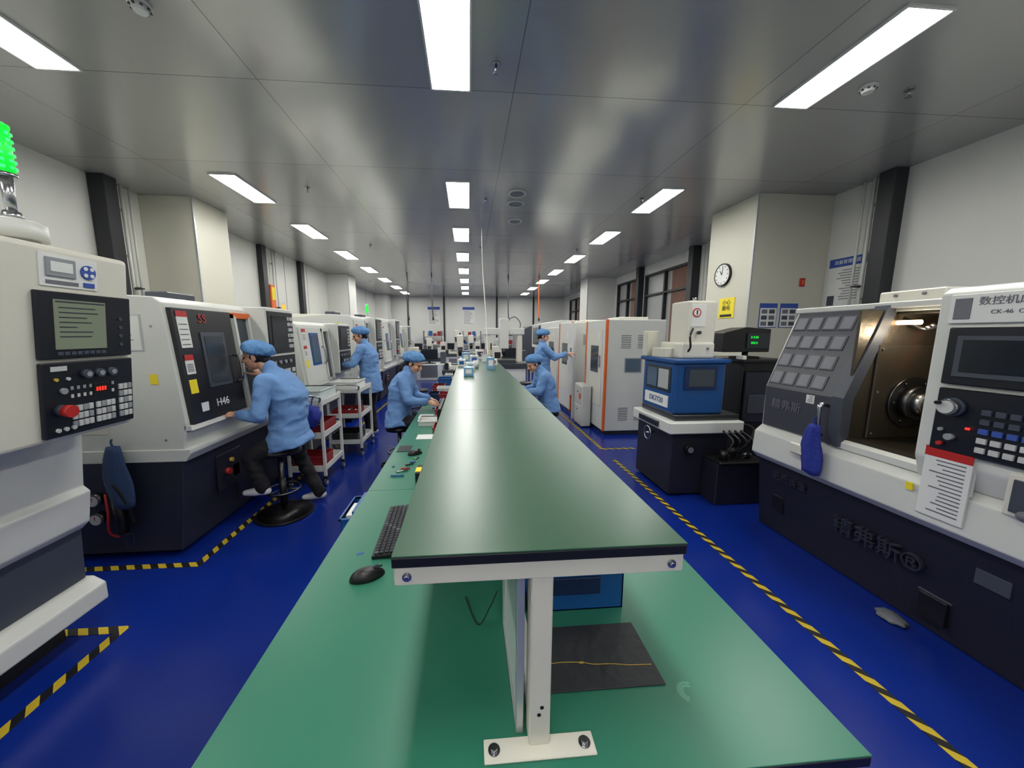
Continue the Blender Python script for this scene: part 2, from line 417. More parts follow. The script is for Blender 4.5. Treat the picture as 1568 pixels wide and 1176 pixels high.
    b.tube([(-0.38,-0.05,0.5),(-0.36,-0.09,0.62),(-0.30,-0.07,0.45),(-0.31,-0.04,0.3)],0.011,'rubber')
    b.tube([(-0.48,-0.03,0.52),(-0.44,-0.07,0.40),(-0.46,-0.06,0.25),(-0.42,-0.04,0.2)],0.008,'red')
    b.box(-0.42,-0.36,-0.006,0,0.10,0.2,'steel_dark',0.002)
    b.box(0.03,0.05,0.32,0.62,0.36,0.66,'navy_dark',0.004)
    b.cyl((0.03,0.42,0.5),(0.08,0.42,0.5),0.025,'red'); b.cyl((0.03,0.48,0.58),(0.07,0.48,0.58),0.018,'gold')
    b.tube([(0.06,0.42,0.5),(0.09,0.45,0.4),(0.07,0.5,0.3),(0.05,0.52,0.2)],0.01,'rubber')
    b.box(0.045,0.05,0.5,0.58,0.42,0.52,'yellow',0)
    if tag:
        b.text(tag,0.085,(x+front(1.12)+0.032,y+0.36,1.11),'+x','text_white',tilt=4)
        b.box(front(1.11)+0.026,front(1.11)+0.033,0.13,0.20,1.07,1.14,'text_white',0.001)
        b.text('5S',0.09,(x+front(1.75)+0.034,y+0.30,1.76),'+x','red',tilt=4)
    b.cyl((-0.5,L*0.55,t),(-0.5,L*0.55,t+0.05),0.07,'white_paint')
    b.box(-1.1,-0.6,0.2,0.9,t-0.04,t+0.03,'white_warm',0.01)
    b.box(-0.9,-0.7,L-0.5,L-0.15,t-0.05,t+0.14,'slate',0.01)
    return b.done()
lathe(-2.1,2.6,1.5,'H46')
lathe(-2.12,4.5,1.55,'',dark=False,blue=True,red=False,ht=1.8)
lathe(-2.12,6.65,1.7,'',dark=False,blue=False,red=False,ht=1.98)
lathe(-2.12,8.7,1.6,'',dark=False,blue=True,red=False,ht=2.02)
lathe(-2.12,10.6,1.6,'',dark=False,blue=True,red=False,ht=1.9)
lathe(-2.6,13.0,1.6,'',dark=True,blue=False,red=False,ht=1.9)
def tower_light(x,y,z,hh=0.2,r=0.03,col='green_led'):
    b=B('stack_signal_light')
    b.cyl((x,y,z),(x,y,z+0.02),r*1.4,'white_paint'); b.cyl((x,y,z+0.02),(x,y,z+0.12),r*0.4,'steel')
    b.cyl((x,y,z+0.12),(x,y,z+0.12+hh),r,col); b.cyl((x,y,z+0.12+hh),(x,y,z+0.14+hh),r*1.05,'white_paint')
    b.done()
tower_light(-2.62,5.353,1.85,0.09,col='orange_led',r=0.02)
tower_light(-2.62,9.58,2.07,0.2,col='green_led_dim',r=0.035)
# ---- nearest left machine
b=B('cnc_lathe_with_panel')
Y0,Y1=-0.6,1.93
b.prism([(-3.3,0.0),(-2.2,0.0),(-2.2,0.2),(-3.3,0.2)],Y0,Y1-0.05,'black')
b.prism([(-3.3,0.19),(-2.02,0.19),(-2.02,0.29),(-2.08,0.33),(-3.3,0.33)],Y0,Y1+0.02,'white_paint',0.01)
b.prism([(-3.3,0.33),(-2.10,0.33),(-2.08,0.62),(-3.3,0.62)],Y0,Y1,'slate',0.006)
b.prism([(-3.3,0.62),(-2.07,0.62),(-2.03,0.66),(-2.0,0.83),(-2.03,0.86),(-1.99,1.2),(-2.05,1.95),(-3.3,1.95)],Y0,Y1,'white_paint',0.008)
px=-1.665
b.M=Matrix.Translation((px,0,2.0))@Matrix.Rotation(0.10,4,'Y')@Matrix.Translation((-px,0,-2.0))
py0,py1=1.37,1.935
b.box(-1.93,px,py0,py1,1.19,2.0,'white_warm',0.02,seg=3)
b.box(px,px+0.004,1.56,1.78,1.84,1.97,'paper',0); b.box(px+0.003,px+0.010,1.58,1.69,1.88,1.955,'key_grey',0.002)
b.box(px+0.009,px+0.012,1.595,1.675,1.90,1.94,'paper',0)
b.cyl((px+0.003,1.74,1.915),(px+0.010,1.74,1.915),0.030,'paper_blue')
for a,c in [(1.727,1.93),(1.753,1.93),(1.727,1.902),(1.753,1.902)]: b.cyl((px+0.008,a,c),(px+0.012,a,c),0.008,'paper')
b.box(px+0.003,px+0.006,1.58,1.70,1.85,1.865,'text_grey',0); b.box(px+0.003,px+0.008,1.72,1.765,1.85,1.87,'paper_blue',0.001)
b.box(px,px+0.02,1.53,1.915,1.545,1.82,'panel_black',0.004)
b.box(px+0.018,px+0.024,1.585,1.79,1.585,1.79,'screen_on',0.001)
for r in range(7):
    b.box(px+0.024,px+0.025,1.60,1.60+0.06+0.1*random.random(),1.755-r*0.02,1.76-r*0.02,'text_dark',0)
b.box(px+0.024,px+0.025,1.59,1.785,1.778,1.784,'text_dark',0)
for k in range(8): b.box(px+0.018,px+0.024,1.59+k*0.025,1.61+k*0.025,1.56,1.574,'key_dark',0.001)
for k in range(4): b.cyl((px+0.018,1.86,1.60+k*0.04),(px+0.024,1.86,1.60+k*0.04),0.008,'slate')
b.box(px,px+0.02,1.53,1.915,1.215,1.53,'panel_black',0.004)
for r in range(3):
    for c in range(4):
        for g in (0,1):
            yy=1.63+g*0.100+c*0.0225; zz=1.245+r*0.034
            b.box(px+0.018,px+0.026,yy,yy+0.018,zz,zz+0.026,'key_white' if (r+c+g)%4 else 'key_grey',0.001)
for r in range(5):
    for c in range(3):
        yy=1.838+c*0.0225; zz=1.245+r*0.034
        b.box(px+0.018,px+0.026,yy,yy+0.018,zz,zz+0.026,'key_white' if (r+c)%3 else 'key_grey',0.001)
for k in range(3):
    b.cyl((px+0.02,1.69+k*0.055,1.475),(px+0.04,1.69+k*0.055,1.475),0.019,'key_dark'); b.cyl((px+0.038,1.69+k*0.055,1.475),(px+0.042,1.69+k*0.055,1.475),0.011,'key_grey')
    b.cyl((px+0.02,1.572+k*0.03,1.245),(px+0.028,1.572+k*0.03,1.245),0.009,'key_white')
b.cyl((px+0.02,1.585,1.33),(px+0.05,1.585,1.33),0.024,'slate'); b.cyl((px+0.045,1.585,1.33),(px+0.07,1.585,1.33),0.026,'red')
b.cyl((px+0.02,1.60,1.41),(px+0.03,1.60,1.41),0.013,'key_grey'); b.cyl((px+0.02,1.575,1.46),(px+0.028,1.575,1.46),0.007,'gold'); b.cyl((px+0.02,1.62,1.46),(px+0.028,1.62,1.46),0.007,'key_white')
for k in range(8): b.box(px+0.019,px+0.0225,1.63+k*0.025,1.64+k*0.025,1.375,1.39,'key_white',0)
for k in range(8): b.box(px+0.019,px+0.0225,1.63+k*0.025,1.64+k*0.025,1.41,1.425,'key_grey',0)
b.box(px+0.019,px+0.0235,1.72,1.79,1.375,1.425,'black',0)
for k in range(4): b.box(px+0.022,px+0.0245,1.733+k*0.012,1.740+k*0.012,1.39,1.408,'red_led',0)
b.box(px+0.019,px+0.022,1.56,1.62,1.495,1.515,'key_white',0)
b.M=Matrix()
sx,sy=-1.84,1.66
b.cyl((sx,sy,1.99),(sx,sy,2.03),0.06,'white_paint'); b.cyl((sx,sy,2.03),(sx,sy,2.095),0.088,'white_paint',seg=36)
b.cyl((sx,sy,2.095),(sx,sy,2.105),0.080,'white_paint',r2=0.07,seg=36)
b.done()
b=B('stack_signal_light')
x,y=sx,sy
b.cyl((x,y,2.106),(x,y,2.14),0.036,'steel',r2=0.024); b.cyl((x,y,2.14),(x,y,2.27),0.016,'steel',r2=0.02)
b.cyl((x,y,2.27),(x,y,2.285),0.034,'steel'); b.cyl((x,y,2.285),(x,y,2.455),0.030,'green_led_dim',seg=28)
for k in range(6):
    for a in range(8):
        an=a*math.pi/4
        b.box(x+0.029*math.cos(an)-0.005,x+0.029*math.cos(an)+0.005,y+0.029*math.sin(an)-0.005,y+0.029*math.sin(an)+0.005,2.30+k*0.026,2.311+k*0.026,'green_led',0.001)
b.cyl((x,y,2.455),(x,y,2.467),0.033,'green_led_dim'); b.sph((x,y,2.467),0.03,'green_led_dim',(1,1,0.3))
b.done()
def glove(name,x,y,ztop,L,m,wd=0.09):
    b=B(name)
    n=10; t=bmesh.new(); rings=[]
    for i in range(n+1):
        u=i/n; z=ztop-L*u
        w=wd*(0.45+0.6*math.sin(min(1,u*1.25)*math.pi*0.6)); d=0.028*(0.7+0.5*u)
        ring=[]
        for k in range(16):
            a=2*math.pi*k/16; rr=1+0.22*math.sin(4*a+u*3)
            ring.append(t.verts.new(Vector((x+d*math.cos(a)*rr,y+0.5*w*math.sin(a)*rr+0.012*math.sin(u*5),z+0.012*math.sin(3*a)*u))))
        rings.append(ring)
    for a,c in zip(rings,rings[1:]):
        for k in range(16): t.faces.new([a[k],a[(k+1)%16],c[(k+1)%16],c[k]])
    t.faces.new(rings[0]); t.faces.new(rings[-1])
    b._add(t,m,True)
    b.tube([(x,y,ztop-0.01),(x,y+0.01,ztop+0.03),(x,y,ztop+0.05)],0.006,m)
    return b
g=glove('hanging_work_cloth',0,0,0.88,0.44,'blue_denim',0.15)
bmesh.ops.transform(g.bm,matrix=Matrix.Translation((-2.45,2.54,0))@Matrix.Rotation(math.pi/2,4,'Z'),verts=g.bm.verts); g.done()
# ------------------------------------------------------------------ right big lathe
b=B('cnc_lathe_open_door')
YA,YZ=0.2,2.75; YO0,YO1=1.68,2.12
b.prism([(3.7,0.0),(2.56,0.0),(2.50,0.56),(2.50,0.62),(3.7,0.62)],YA,YZ,'navy_dark',0.01)
for (a,c,z0_,z1_) in [(1.50,1.62,0.08,0.22),(2.50,2.60,0.20,0.33)]:  # recessed base pockets: their dark inside put in as black boxes
    b.box(2.52,2.60,a,c,z0_,z1_,'black',0.003); b.box(2.53,2.55,a-0.01,c+0.01,z1_,z1_+0.012,'slate',0.002)
b.box(2.505,2.52,1.30,1.42,0.42,0.50,'slate',0.002)
b.prism([(3.7,0.61),(2.47,0.61),(2.42,0.66),(2.43,0.84),(2.50,0.90),(3.7,0.90)],YA,YZ,'white_paint',0.008)
b.prism([(2.50,0.89),(2.47,0.89),(2.47,0.93),(2.50,0.95)],YO0,YO1,'white_paint',0.002)
b.prism([(3.7,0.88),(2.49,0.88),(2.49,1.22),(2.71,1.83),(3.7,1.83)],YO1+0.01,YZ,'white_paint',0.008)
b.prism([(2.50,0.90),(2.47,0.90),(2.465,1.22),(2.69,1.815),(2.72,1.815)],YO1,YZ-0.03,'cover_grey',0.004)
b.box(2.68,2.76,YO0-0.05,YZ,1.81,1.85,'white_paint',0.006)
b.prism([(2.45,0.9),(2.52,0.9),(2.52,1.22),(2.75,1.83),(2.67,1.83),(2.445,1.23)],YO1-0.03,YO1+0.05,'slate',0.003)
def slant(s): return Vector((2.465+(2.69-2.465)*s,0,1.22+(1.815-1.22)*s))
ang=math.atan2(2.69-2.465,1.815-1.22)
for r in range(4):
    for c in range(4):
        p=slant(0.14+0.235*r); yy=2.26+0.115*c
        R=Matrix.Rotation(ang,4,'Y')
        b.box(p.x-0.006,p.x+0.004,yy,yy+0.098,p.z-0.055,p.z+0.055,'cover_grey',0.003,rot=R)
        b.box(p.x-0.009,p.x+0.004,yy+0.008,yy+0.090,p.z-0.047,p.z+0.047,'grid_grey',0.006,rot=R)
b.text('精弗斯',0.085,(2.463,2.52,1.09),'-x','text_grey')
b.box(2.462,2.466,2.30,2.36,1.15,1.21,'paper',0); b.lines(2.461,2.4625,2.31,2.35,1.155,1.205,4,'text_dark')
b.box(2.50,3.4,YO1-0.02,YO1+0.0,0.88,1.80,'brass_wall',0.002)
b.box(2.64,3.10,YO1-0.035,YO1-0.02,0.96,1.58,'brass_wall',0.006)
for a_,c_ in [(2.67,0.99),(3.07,0.99),(2.67,1.55),(3.07,1.55),(2.67,1.27)]: b.cyl((a_,YO1-0.035,c_),(a_,YO1-0.041,c_),0.009,'steel')
b.box(3.25,3.30,YO0,YO1,0.88,1.80,'brass_wall',0)
b.box(2.72,3.7,YA,YO1,1.79,1.83,'white_paint',0.004)
b.box(2.74,3.3,YO0,YO1,1.775,1.79,'brass_wall',0)
b.prism([(2.50,0.93),(3.3,0.80),(3.3,0.9),(2.5,0.96)],YO0,YO1,'brass_wall')
cx,cz=2.92,1.20; yb=YO1-0.035
b.cyl((cx,yb,cz),(cx,yb-0.015,cz),0.17,'steel_dark',seg=40)
b.cyl((cx,yb-0.015,cz),(cx,yb-0.06,cz),0.11,'steel_dark',seg=40); b.cyl((cx,yb-0.06,cz),(cx,yb-0.10,cz),0.085,'steel',r2=0.06,seg=40)
b.cyl((cx,yb-0.10,cz),(cx,yb-0.15,cz),0.05,'steel',seg=32); b.cyl((cx,yb-0.15,cz),(cx,yb-0.153,cz),0.028,'black',seg=24)
for k in range(6):
    a=k*math.pi/3; b.cyl((cx+0.14*math.cos(a),yb-0.015,cz+0.14*math.sin(a)),(cx+0.14*math.cos(a),yb-0.024,cz+0.14*math.sin(a)),0.010,'steel_dark')
b.cyl((2.76,YO1-0.02,1.72),(2.76,YO1-0.14,1.72),0.014,'warm_lamp')
b.tube([(2.80,YO1-0.03,1.74),(2.84,YO1-0.10,1.68),(2.92,YO1-0.15,1.72),(3.0,YO1-0.2,1.76)],0.014,'black')
for k in range(5): b.sph((2.84+0.03*k,YO1-0.12,1.69+0.012*(k%2)),0.014,'steel')
b.tube([(3.02,YO1-0.05,1.72),(3.0,YO1-0.13,1.5),(2.98,YO1-0.17,1.38)],0.012,'orange')
b.prism([(3.7,0.88),(2.47,0.88),(2.43,1.0),(2.43,1.85),(2.47,1.88),(3.7,1.88)],YA,YO0,'white_paint',0.01)
b.box(2.415,2.435,YA,YO0-0.05,1.70,1.84,'paper',0.003)
b.box(2.411,2.417,1.55,1.61,1.72,1.82,'text_grey',0.002)
b.text('数控机床有限公司',0.042,(2.413,1.36,1.80),'-x','text_grey'); b.text('CK-46  CNC LATHE',0.026,(2.413,1.37,1.75),'-x','text_grey')
yA,yB=0.90,1.61
b.box(2.405,2.432,yA,yB,1.40,1.68,'panel_black',0.005)
b.box(2.398,2.406,1.27,1.57,1.44,1.64,'slate',0.003); b.box(2.394,2.399,1.295,1.545,1.465,1.62,'screen_off',0.001)
for r in range(6):
    for c in range(7):
        yy=1.23-c*0.04; zz=1.43+r*0.038
        b.box(2.396,2.406,yy-0.03,yy,zz,zz+0.028,'key_white' if (r+c)%3 else 'key_grey',0.001)
b.box(2.405,2.432,yA,yB,1.06,1.38,'panel_black',0.005)
for r in range(5):
    for c in range(10):
        yy=1.44-c*0.045; zz=1.09+r*0.045
        b.box(2.396,2.406,yy-0.032,yy,zz,zz+0.026,(['key_dark','paper_blue','key_dark'] if r>1 else ['key_white','key_grey','key_white'])[(r*5+c*3)%3],0.001)
hy=1.54
b.cyl((2.405,hy,1.29),(2.385,hy,1.29),0.046,'key_dark',seg=32); b.cyl((2.385,hy,1.29),(2.36,hy,1.29),0.038,'steel',seg=32); b.cyl((2.36,hy,1.29),(2.35,hy,1.29),0.031,'key_white',seg=32)
b.cyl((2.365,hy+0.02,1.31),(2.33,hy+0.02,1.31),0.009,'black')
b.cyl((2.405,1.57,1.17),(2.39,1.57,1.17),0.009,'key_grey'); b.cyl((2.405,1.53,1.14),(2.38,1.53,1.14),0.016,'key_grey'); b.cyl((2.40,1.56,1.10),(2.38,1.56,1.10),0.010,'red'); b.box(2.394,2.4,1.468,1.482,1.19,1.20,'red_led',0)
b.box(2.410,2.422,1.44,1.62,0.70,1.07,'paper',0.001); b.box(2.408,2.412,1.44,1.62,1.02,1.07,'red',0)
b.box(2.418,2.44,1.44,1.62,0.86,1.07,'paper',0.001)
b.lines(2.4085,2.411,1.46,1.60,0.72,1.01,14)
b.box(2.412,2.42,1.65,1.68,0.80,0.84,'yellow',0)
b.box(2.415,2.43,1.10,1.33,0.84,1.03,'white_warm',0.02,seg=3); b.box(2.408,2.42,1.12,1.31,0.86,1.01,'slate',0.02,seg=3)
b.sph((2.40,1.25,0.86),0.03,'grid_grey',(0.6,1,0.8)); b.sph((2.40,1.18,0.85),0.03,'grid_grey',(0.6,1,0.8))
b.text('精弗斯®',0.13,(2.50,1.85,0.36),'-x','text_dark',ext=0.010,tilt=-6)
b.text('品质铸造',0.07,(2.495,2.45,0.50),'-x','text_dark',ext=0.007,tilt=-6)
b.tube([(2.47,2.20,1.16),(2.41,2.20,1.17),(2.40,2.20,1.10),(2.41,2.20,0.98),(2.44,2.20,0.95)],0.014,'steel')
b.box(2.37,2.43,2.24,2.36,0.78,0.86,'white_warm',0.01)
b.box(2.85,3.1,1.95,2.3,1.85,1.93,'white_warm',0.008); b.cyl((2.85,2.05,1.90),(2.84,2.05,1.90),0.01,'text_grey'); b.cyl((2.85,2.2,1.90),(2.84,2.2,1.90),0.01,'text_grey')
for k in range(7): b.cyl((2.75,1.22+k*0.06,1.88),(2.75,1.22+k*0.06,1.91),0.006,'steel'); b.sph((2.75,1.22+k*0.06,1.912),0.008,'steel_dark')
b.done()
glove('hanging_work_cloth',2.375,2.19,1.03,0.34,'blue_cloth',0.13).done()
pl=bpy.data.lights.new('work_lamp','POINT'); pl.energy=3.5; pl.color=(1,0.86,0.66); pl.shadow_soft_size=0.03
plo=bpy.data.objects.new('lathe_work_lamp',pl); plo.location=(2.78,1.93,1.66); COL.objects.link(plo)
b=B('crumpled_rag')
t=bmesh.new(); bmesh.ops.create_icosphere(t,subdivisions=3,radius=0.05)
for v in t.verts:
    n_=noise.noise(v.co*45)*0.35; v.co*=1+n_; v.co.z=max(-0.014,v.co.z*0.4); v.co.y*=1.4
for v in t.verts: v.co+=Vector((2.44,1.66,0.016))
b._add(t,'grid_grey',True); b.done()
# ------------------------------------------------------------------ blue machine on stand
b=B('small_edm_machine')
b.box(2.02,2.62,3.27,3.98,0.02,0.66,'navy_dark',0.01); b.box(2.08,2.55,3.33,3.9,0.0,0.03,'black',0)
b.box(2.36,2.84,3.05,3.27,0.0,0.42,'navy_dark',0.01); b.box(2.36,2.85,3.02,3.27,0.41,0.44,'black',0.01)
b.box(1.95,2.72,3.2,3.98,0.67,0.79,'white_paint',0.012)
b.box(1.93,1.96,3.4,3.8,0.70,0.76,'steel_dark',0.004)
b.box(2.03,2.70,3.26,3.93,0.79,0.85,'steel_dark',0.006)
b.box(2.02,2.55,3.3,3.92,0.85,1.37,'blue_machine',0.02,seg=2)
b.box(1.99,2.58,3.27,3.95,1.36,1.40,'blue_machine',0.008)
b.box(2.012,2.022,3.36,3.84,1.06,1.32,'steel_dark',0.003); b.box(2.008,2.016,3.61,3.81,1.09,1.29,'glass_blue',0.002)
b.box(2.008,2.016,3.39,3.58,1.09,1.29,'window_pale',0.002)
b.box(2.12,2.46,3.285,3.30,1.10,1.33,'blue_dark',0.004); b.box(2.16,2.42,3.28,3.29,1.13,1.30,'glass_dark',0.002)
b.box(2.01,2.02,3.38,3.84,0.90,1.02,'paper',0.002); b.text('DK7720',0.08,(2.008,3.60,0.96),'-x','blue_machine')
b.box(2.14,2.50,3.42,3.82,1.40,1.56,'white_warm',0.02,seg=2); b.box(2.22,2.52,3.46,3.78,1.54,1.98,'white_warm',0.02,seg=2)
b.box(2.25,2.40,3.455,3.462,1.72,1.94,'paper',0.002); b.cyl((2.3,3.46,1.86),(2.3,3.45,1.86),0.045,'red'); b.cyl((2.3,3.451,1.86),(2.3,3.448,1.86),0.033,'paper'); b.box(2.295,2.305,3.444,3.449,1.84,1.885,'black',0)
b.cyl((2.32,3.44,1.66),(2.32,3.41,1.66),0.018,'steel_dark'); b.cyl((2.42,3.44,1.5),(2.42,3.41,1.5),0.012,'text_grey')
b.tube([(2.27,3.45,1.7),(2.20,3.38,1.62),(2.22,3.4,1.5),(2.2,3.5,1.41)],0.010,'rubber')
b.box(2.0,2.13,3.84,3.94,1.40,1.68,'col_beige',0.006); b.box(2.04,2.2,3.55,3.8,1.40,1.50,'col_beige',0.006)
b.cyl((2.35,3.58,1.98),(2.35,3.58,2.02),0.02,'steel')
b.torus((1.95,3.62,0.58),0.07,0.010,'steel','x'); b.cyl((2.03,3.62,0.58),(1.93,3.62,0.58),0.012,'steel')
b.cyl((2.2,3.27,0.5),(2.2,3.23,0.5),0.05,'black'); b.cyl((2.2,3.232,0.5),(2.2,3.225,0.5),0.03,'grid_grey')
for k in range(4):
    b.tube([(2.5+0.06*k,3.2,0.70),(2.52+0.07*k,3.08,0.62),(2.46+0.08*k,3.1,0.5),(2.5+0.05*k,3.12,0.43)],0.010,'black')
b.tube([(2.62,3.2,0.44),(2.74,3.15,0.6),(2.8,3.18,0.72),(2.72,3.24,0.76)],0.012,'rubber')
b.sph((2.55,3.12,0.52),0.05,'black',(1.4,0.8,0.7)); b.sph((2.72,3.14,0.47),0.04,'steel_dark',(1.2,0.8,0.7)); b.cyl((2.45,3.1,0.44),(2.45,3.1,0.53),0.035,'black')
b.done()
b=B('paper_sheet'); b.box(1.97,2.02,3.35,3.6,0.791,0.794,'paper',0); b.done()
b=B('control_cabinet_monitor')
b.box(2.92,3.38,3.55,4.1,0.0,1.35,'black',0.01); b.box(2.86,3.42,3.45,4.15,1.35,1.38,'black',0.006)
b.box(2.95,3.3,3.5,3.55,0.7,1.25,'navy_base',0.01); b.box(2.98,3.2,3.49,3.5,0.8,1.0,'slate',0.003)
b.cyl((3.1,3.75,1.38),(3.1,3.75,1.46),0.03,'black'); b.box(2.98,3.22,3.68,3.84,1.38,1.40,'black',0.004)
b.prism([(2.76,1.45),(2.76,1.66),(3.02,1.72),(3.30,1.70),(3.30,1.45)],3.65,3.90,'black',0.008)
b.box(3.02,3.28,3.635,3.655,1.49,1.66,'screen_off',0.002)
b.text('8 8.88',0.035,(3.10,3.632,1.61),'-y','green_led_dim'); b.text('888.8',0.035,(3.10,3.632,1.55),'-y','green_led_dim')
b.tube([(2.93,3.54,1.3),(2.88,3.5,1.0),(2.9,3.5,0.6),(2.95,3.53,0.3)],0.012,'rubber')
b.box(2.88,2.92,3.5,3.6,1.38,1.42,'paper',0.002)
b.done()
# ------------------------------------------------------------------ white cabinets
def orange_cabinet(x0,x1,y0,y1,h,thick=0.03,trim=True):
    b=B('machining_cabinet')
    b.box(x0,x1,y0,y1,0.07,h,'white_paint',0.012,seg=2); b.box(x0+0.03,x1-0.03,y0+0.03,y1-0.03,0.0,0.08,'navy_base',0.004)
    if trim:
        b.box(x0-0.010,x0+thick,y0-0.010,y0+0.04,0.07,h+0.005,'orange',0.008,seg=2)
        b.box(x0-0.010,x0+0.02,y1-0.04,y1+0.010,0.07,h,'orange',0.008,seg=2)
    for zz in (h-0.45,0.25):
        for r in range(8):
            for c in range(2):
                xa=x0+(0.2+0.14*c*2)*(x1-x0)+0.05
                b.box(xa,xa+0.16,y0-0.006,y0+0.002,zz+r*0.028,zz+r*0.028+0.010,'grid_grey',0.002)
    b.box(x0+0.32*(x1-x0),x0+0.62*(x1-x0),y0-0.006,y0,h*0.55,h*0.68,'alu_frame',0.003); b.box(x0+0.34*(x1-x0),x0+0.60*(x1-x0),y0-0.009,y0-0.005,h*0.56,h*0.67,'glass_blue',0.002)
    b.box(x0+0.76*(x1-x0),x0+0.80*(x1-x0),y0-0.008,y0,h*0.45,h*0.5,'steel',0.002)
    b.box(x0-0.008,x0+0.002,y0+0.15,y1-0.15,0.45,h-0.15,'white_warm',0.004); b.box(x0-0.014,x0-0.006,y0+0.3,y1-0.3,1.0,1.45,'glass_dark',0.003)
    b.box(x0-0.03,x0-0.01,y0+0.2,y0+0.22,1.1,1.3,'steel',0.004)
    b.box(x0-0.012,x0-0.005,y0+0.22,y0+0.36,1.55,1.68,'paper',0)
    b.box(x0+0.3,x1-0.2,y0+0.2,y1-0.2,h,h+0.05,'white_warm',0.01)
    return b.done()
orange_cabinet(2.17,3.14,5.45,6.4,1.87)
orange_cabinet(2.08,2.95,7.0,8.0,1.88,0.02)
orange_cabinet(2.15,2.95,8.5,9.6,1.8,trim=False)
b=B('cabinet_door_leaf')
b.box(2.0,2.05,6.62,6.98,0.45,1.85,'white_paint',0.008); b.box(1.992,2.0,6.7,6.84,1.2,1.42,'paper',0.001); b.box(1.99,1.995,6.72,6.82,1.25,1.38,'glass_blue',0.001); b.box(2.0,2.05,6.62,6.66,0.0,0.45,'white_paint',0.004)
b.done()
b=B('small_storage_cabinet'); b.box(1.98,2.14,5.95,6.4,0.02,0.75,'white_paint',0.01)
b.box(1.97,1.98,5.98,6.37,0.06,0.38,'white_warm',0.003); b.box(1.97,1.98,5.98,6.37,0.4,0.72,'white_warm',0.003)
b.box(2.0,2.12,5.97,6.38,0.0,0.03,'black',0.002)
b.cyl((1.97,6.17,0.3),(1.955,6.17,0.3),0.012,'steel'); b.cyl((1.97,6.17,0.62),(1.955,6.17,0.62),0.012,'steel'); b.box(1.965,1.972,6.0,6.1,0.5,0.6,'orange',0); b.done()
b=B('machine_hood'); b.prism([(2.2,1.2),(2.2,1.95),(2.8,2.05),(3.3,2.05),(3.3,0.0),(2.3,0.0),(2.3,1.2)],10.6,12.2,'white_paint',0.01)
b.box(2.19,2.2,10.8,12.0,1.3,1.85,'glass_dark',0.005); b.box(2.15,2.2,10.75,10.8,1.2,1.9,'blue_machine',0.005); b.done()
b=B('machine_hood'); b.prism([(2.0,0.9),(2.0,1.7),(2.5,1.95),(3.3,1.95),(3.3,0.0),(2.1,0.0),(2.1,0.9)],14.3,15.9,'slate',0.01)
b.box(1.99,2.0,14.6,15.6,1.0,1.6,'glass_dark',0.005); b.done()
# ------------------------------------------------------------------ central bench
b=B('workbench')
TZ=0.75; SZ=1.2255; YE=6.6
seams=[0.574,1.985,3.4,4.8,6.2,YE]
for a,c in zip(seams,seams[1:]):
    b.box(-0.589,0.859,a+0.0012,c-0.0012,TZ-0.004,TZ,'table_green',0.0008)
    b.box(-0.589,0.859,a+0.001,c-0.001,TZ-0.03,TZ-0.004,'table_edge',0.002)
us=[0.636,1.95,3.3,4.65,6.0,6.35]
for a,c in zip(us,us[1:]):
    b.box(-0.153,0.444,a+0.001,c-0.001,SZ-0.004,SZ,'shelf_green',0.0008)
    b.box(-0.153,0.444,a+0.001,c-0.001,SZ-0.026,SZ-0.004,'table_edge',0.002)
for x in (-0.153,0.404): b.box(x+0.005,x+0.035,0.645,6.34,SZ-0.066,SZ-0.026,'white_warm',0.002)
for y in [0.642,1.93,3.28,4.63,5.98]:
    b.box(-0.150,0.441,y,y+0.03,SZ-0.066,SZ-0.026,'white_warm',0.002)
    pxc=0.146
    b.box(pxc-0.023,pxc+0.023,y+0.004,y+0.05,TZ+0.004,SZ-0.03,'white_warm',0.003)
    b.box(pxc-0.122,pxc+0.122,y-0.022,y+0.024,TZ,TZ+0.006,'white_warm',0.002)
    for dx in (-0.1,0.1):
        b.cyl((pxc+dx,y+0.001,TZ+0.006),(pxc+dx,y+0.001,TZ+0.008),0.013,'steel',seg=24); b.cyl((pxc+dx,y+0.001,TZ+0.008),(pxc+dx,y+0.001,TZ+0.015),0.008,'steel',seg=6)
for x in (-0.125,0.415):
    b.cyl((x,0.642,SZ-0.047),(x,0.639,SZ-0.047),0.009,'steel',seg=24); b.cyl((x,0.639,SZ-0.047),(x,0.634,SZ-0.047),0.0055,'steel',seg=6)
for z,dx in ((0.85,0.004),(0.832,-0.002)): b.cyl((pxc+dx,0.6465,z),(pxc+dx,0.6455,z),0.0045,'black',seg=16)
for y in [0.68,1.95,3.36,4.76,6.16,6.5]:
    for x in (-0.52,0.75):
        b.box(x,x+0.045,y,y+0.045,0.0,TZ-0.03,'white_paint',0.003)
    b.box(-0.52,0.79,y,y+0.04,TZ-0.075,TZ-0.03,'white_paint',0.003); b.box(-0.52,0.79,y,y+0.04,0.15,0.19,'white_paint',0.003)
for x in (-0.52,0.75): b.box(x,x+0.04,0.68,6.5,TZ-0.075,TZ-0.03,'white_paint',0.003)
b.box(0.13,0.165,0.7,6.4,TZ+0.005,TZ+0.05,'white_paint',0.003)
for k in range(14):
    a=1.2+k*0.22; rr=0.024
    for q in range(2):
        b.sph((0.548+(rr-0.006*q)*math.cos(a),0.735+(rr-0.008*q)*math.sin(a),TZ+0.0003),0.005,'table_smear',(1.3,0.7,0.05),seg=8)
b.done()
b=B('divider_board')
b.box(0.103,0.111,0.69,0.98,TZ+0.012,SZ-0.075,'frost',0.002)
b.box(0.098,0.115,0.675,0.69,TZ,SZ-0.07,'alu_frame',0.002); b.box(0.098,0.115,0.98,0.995,TZ,SZ-0.07,'alu_frame',0.002)
b.box(0.098,0.115,0.69,0.98,TZ,TZ+0.014,'alu_frame',0.002)
b.done()
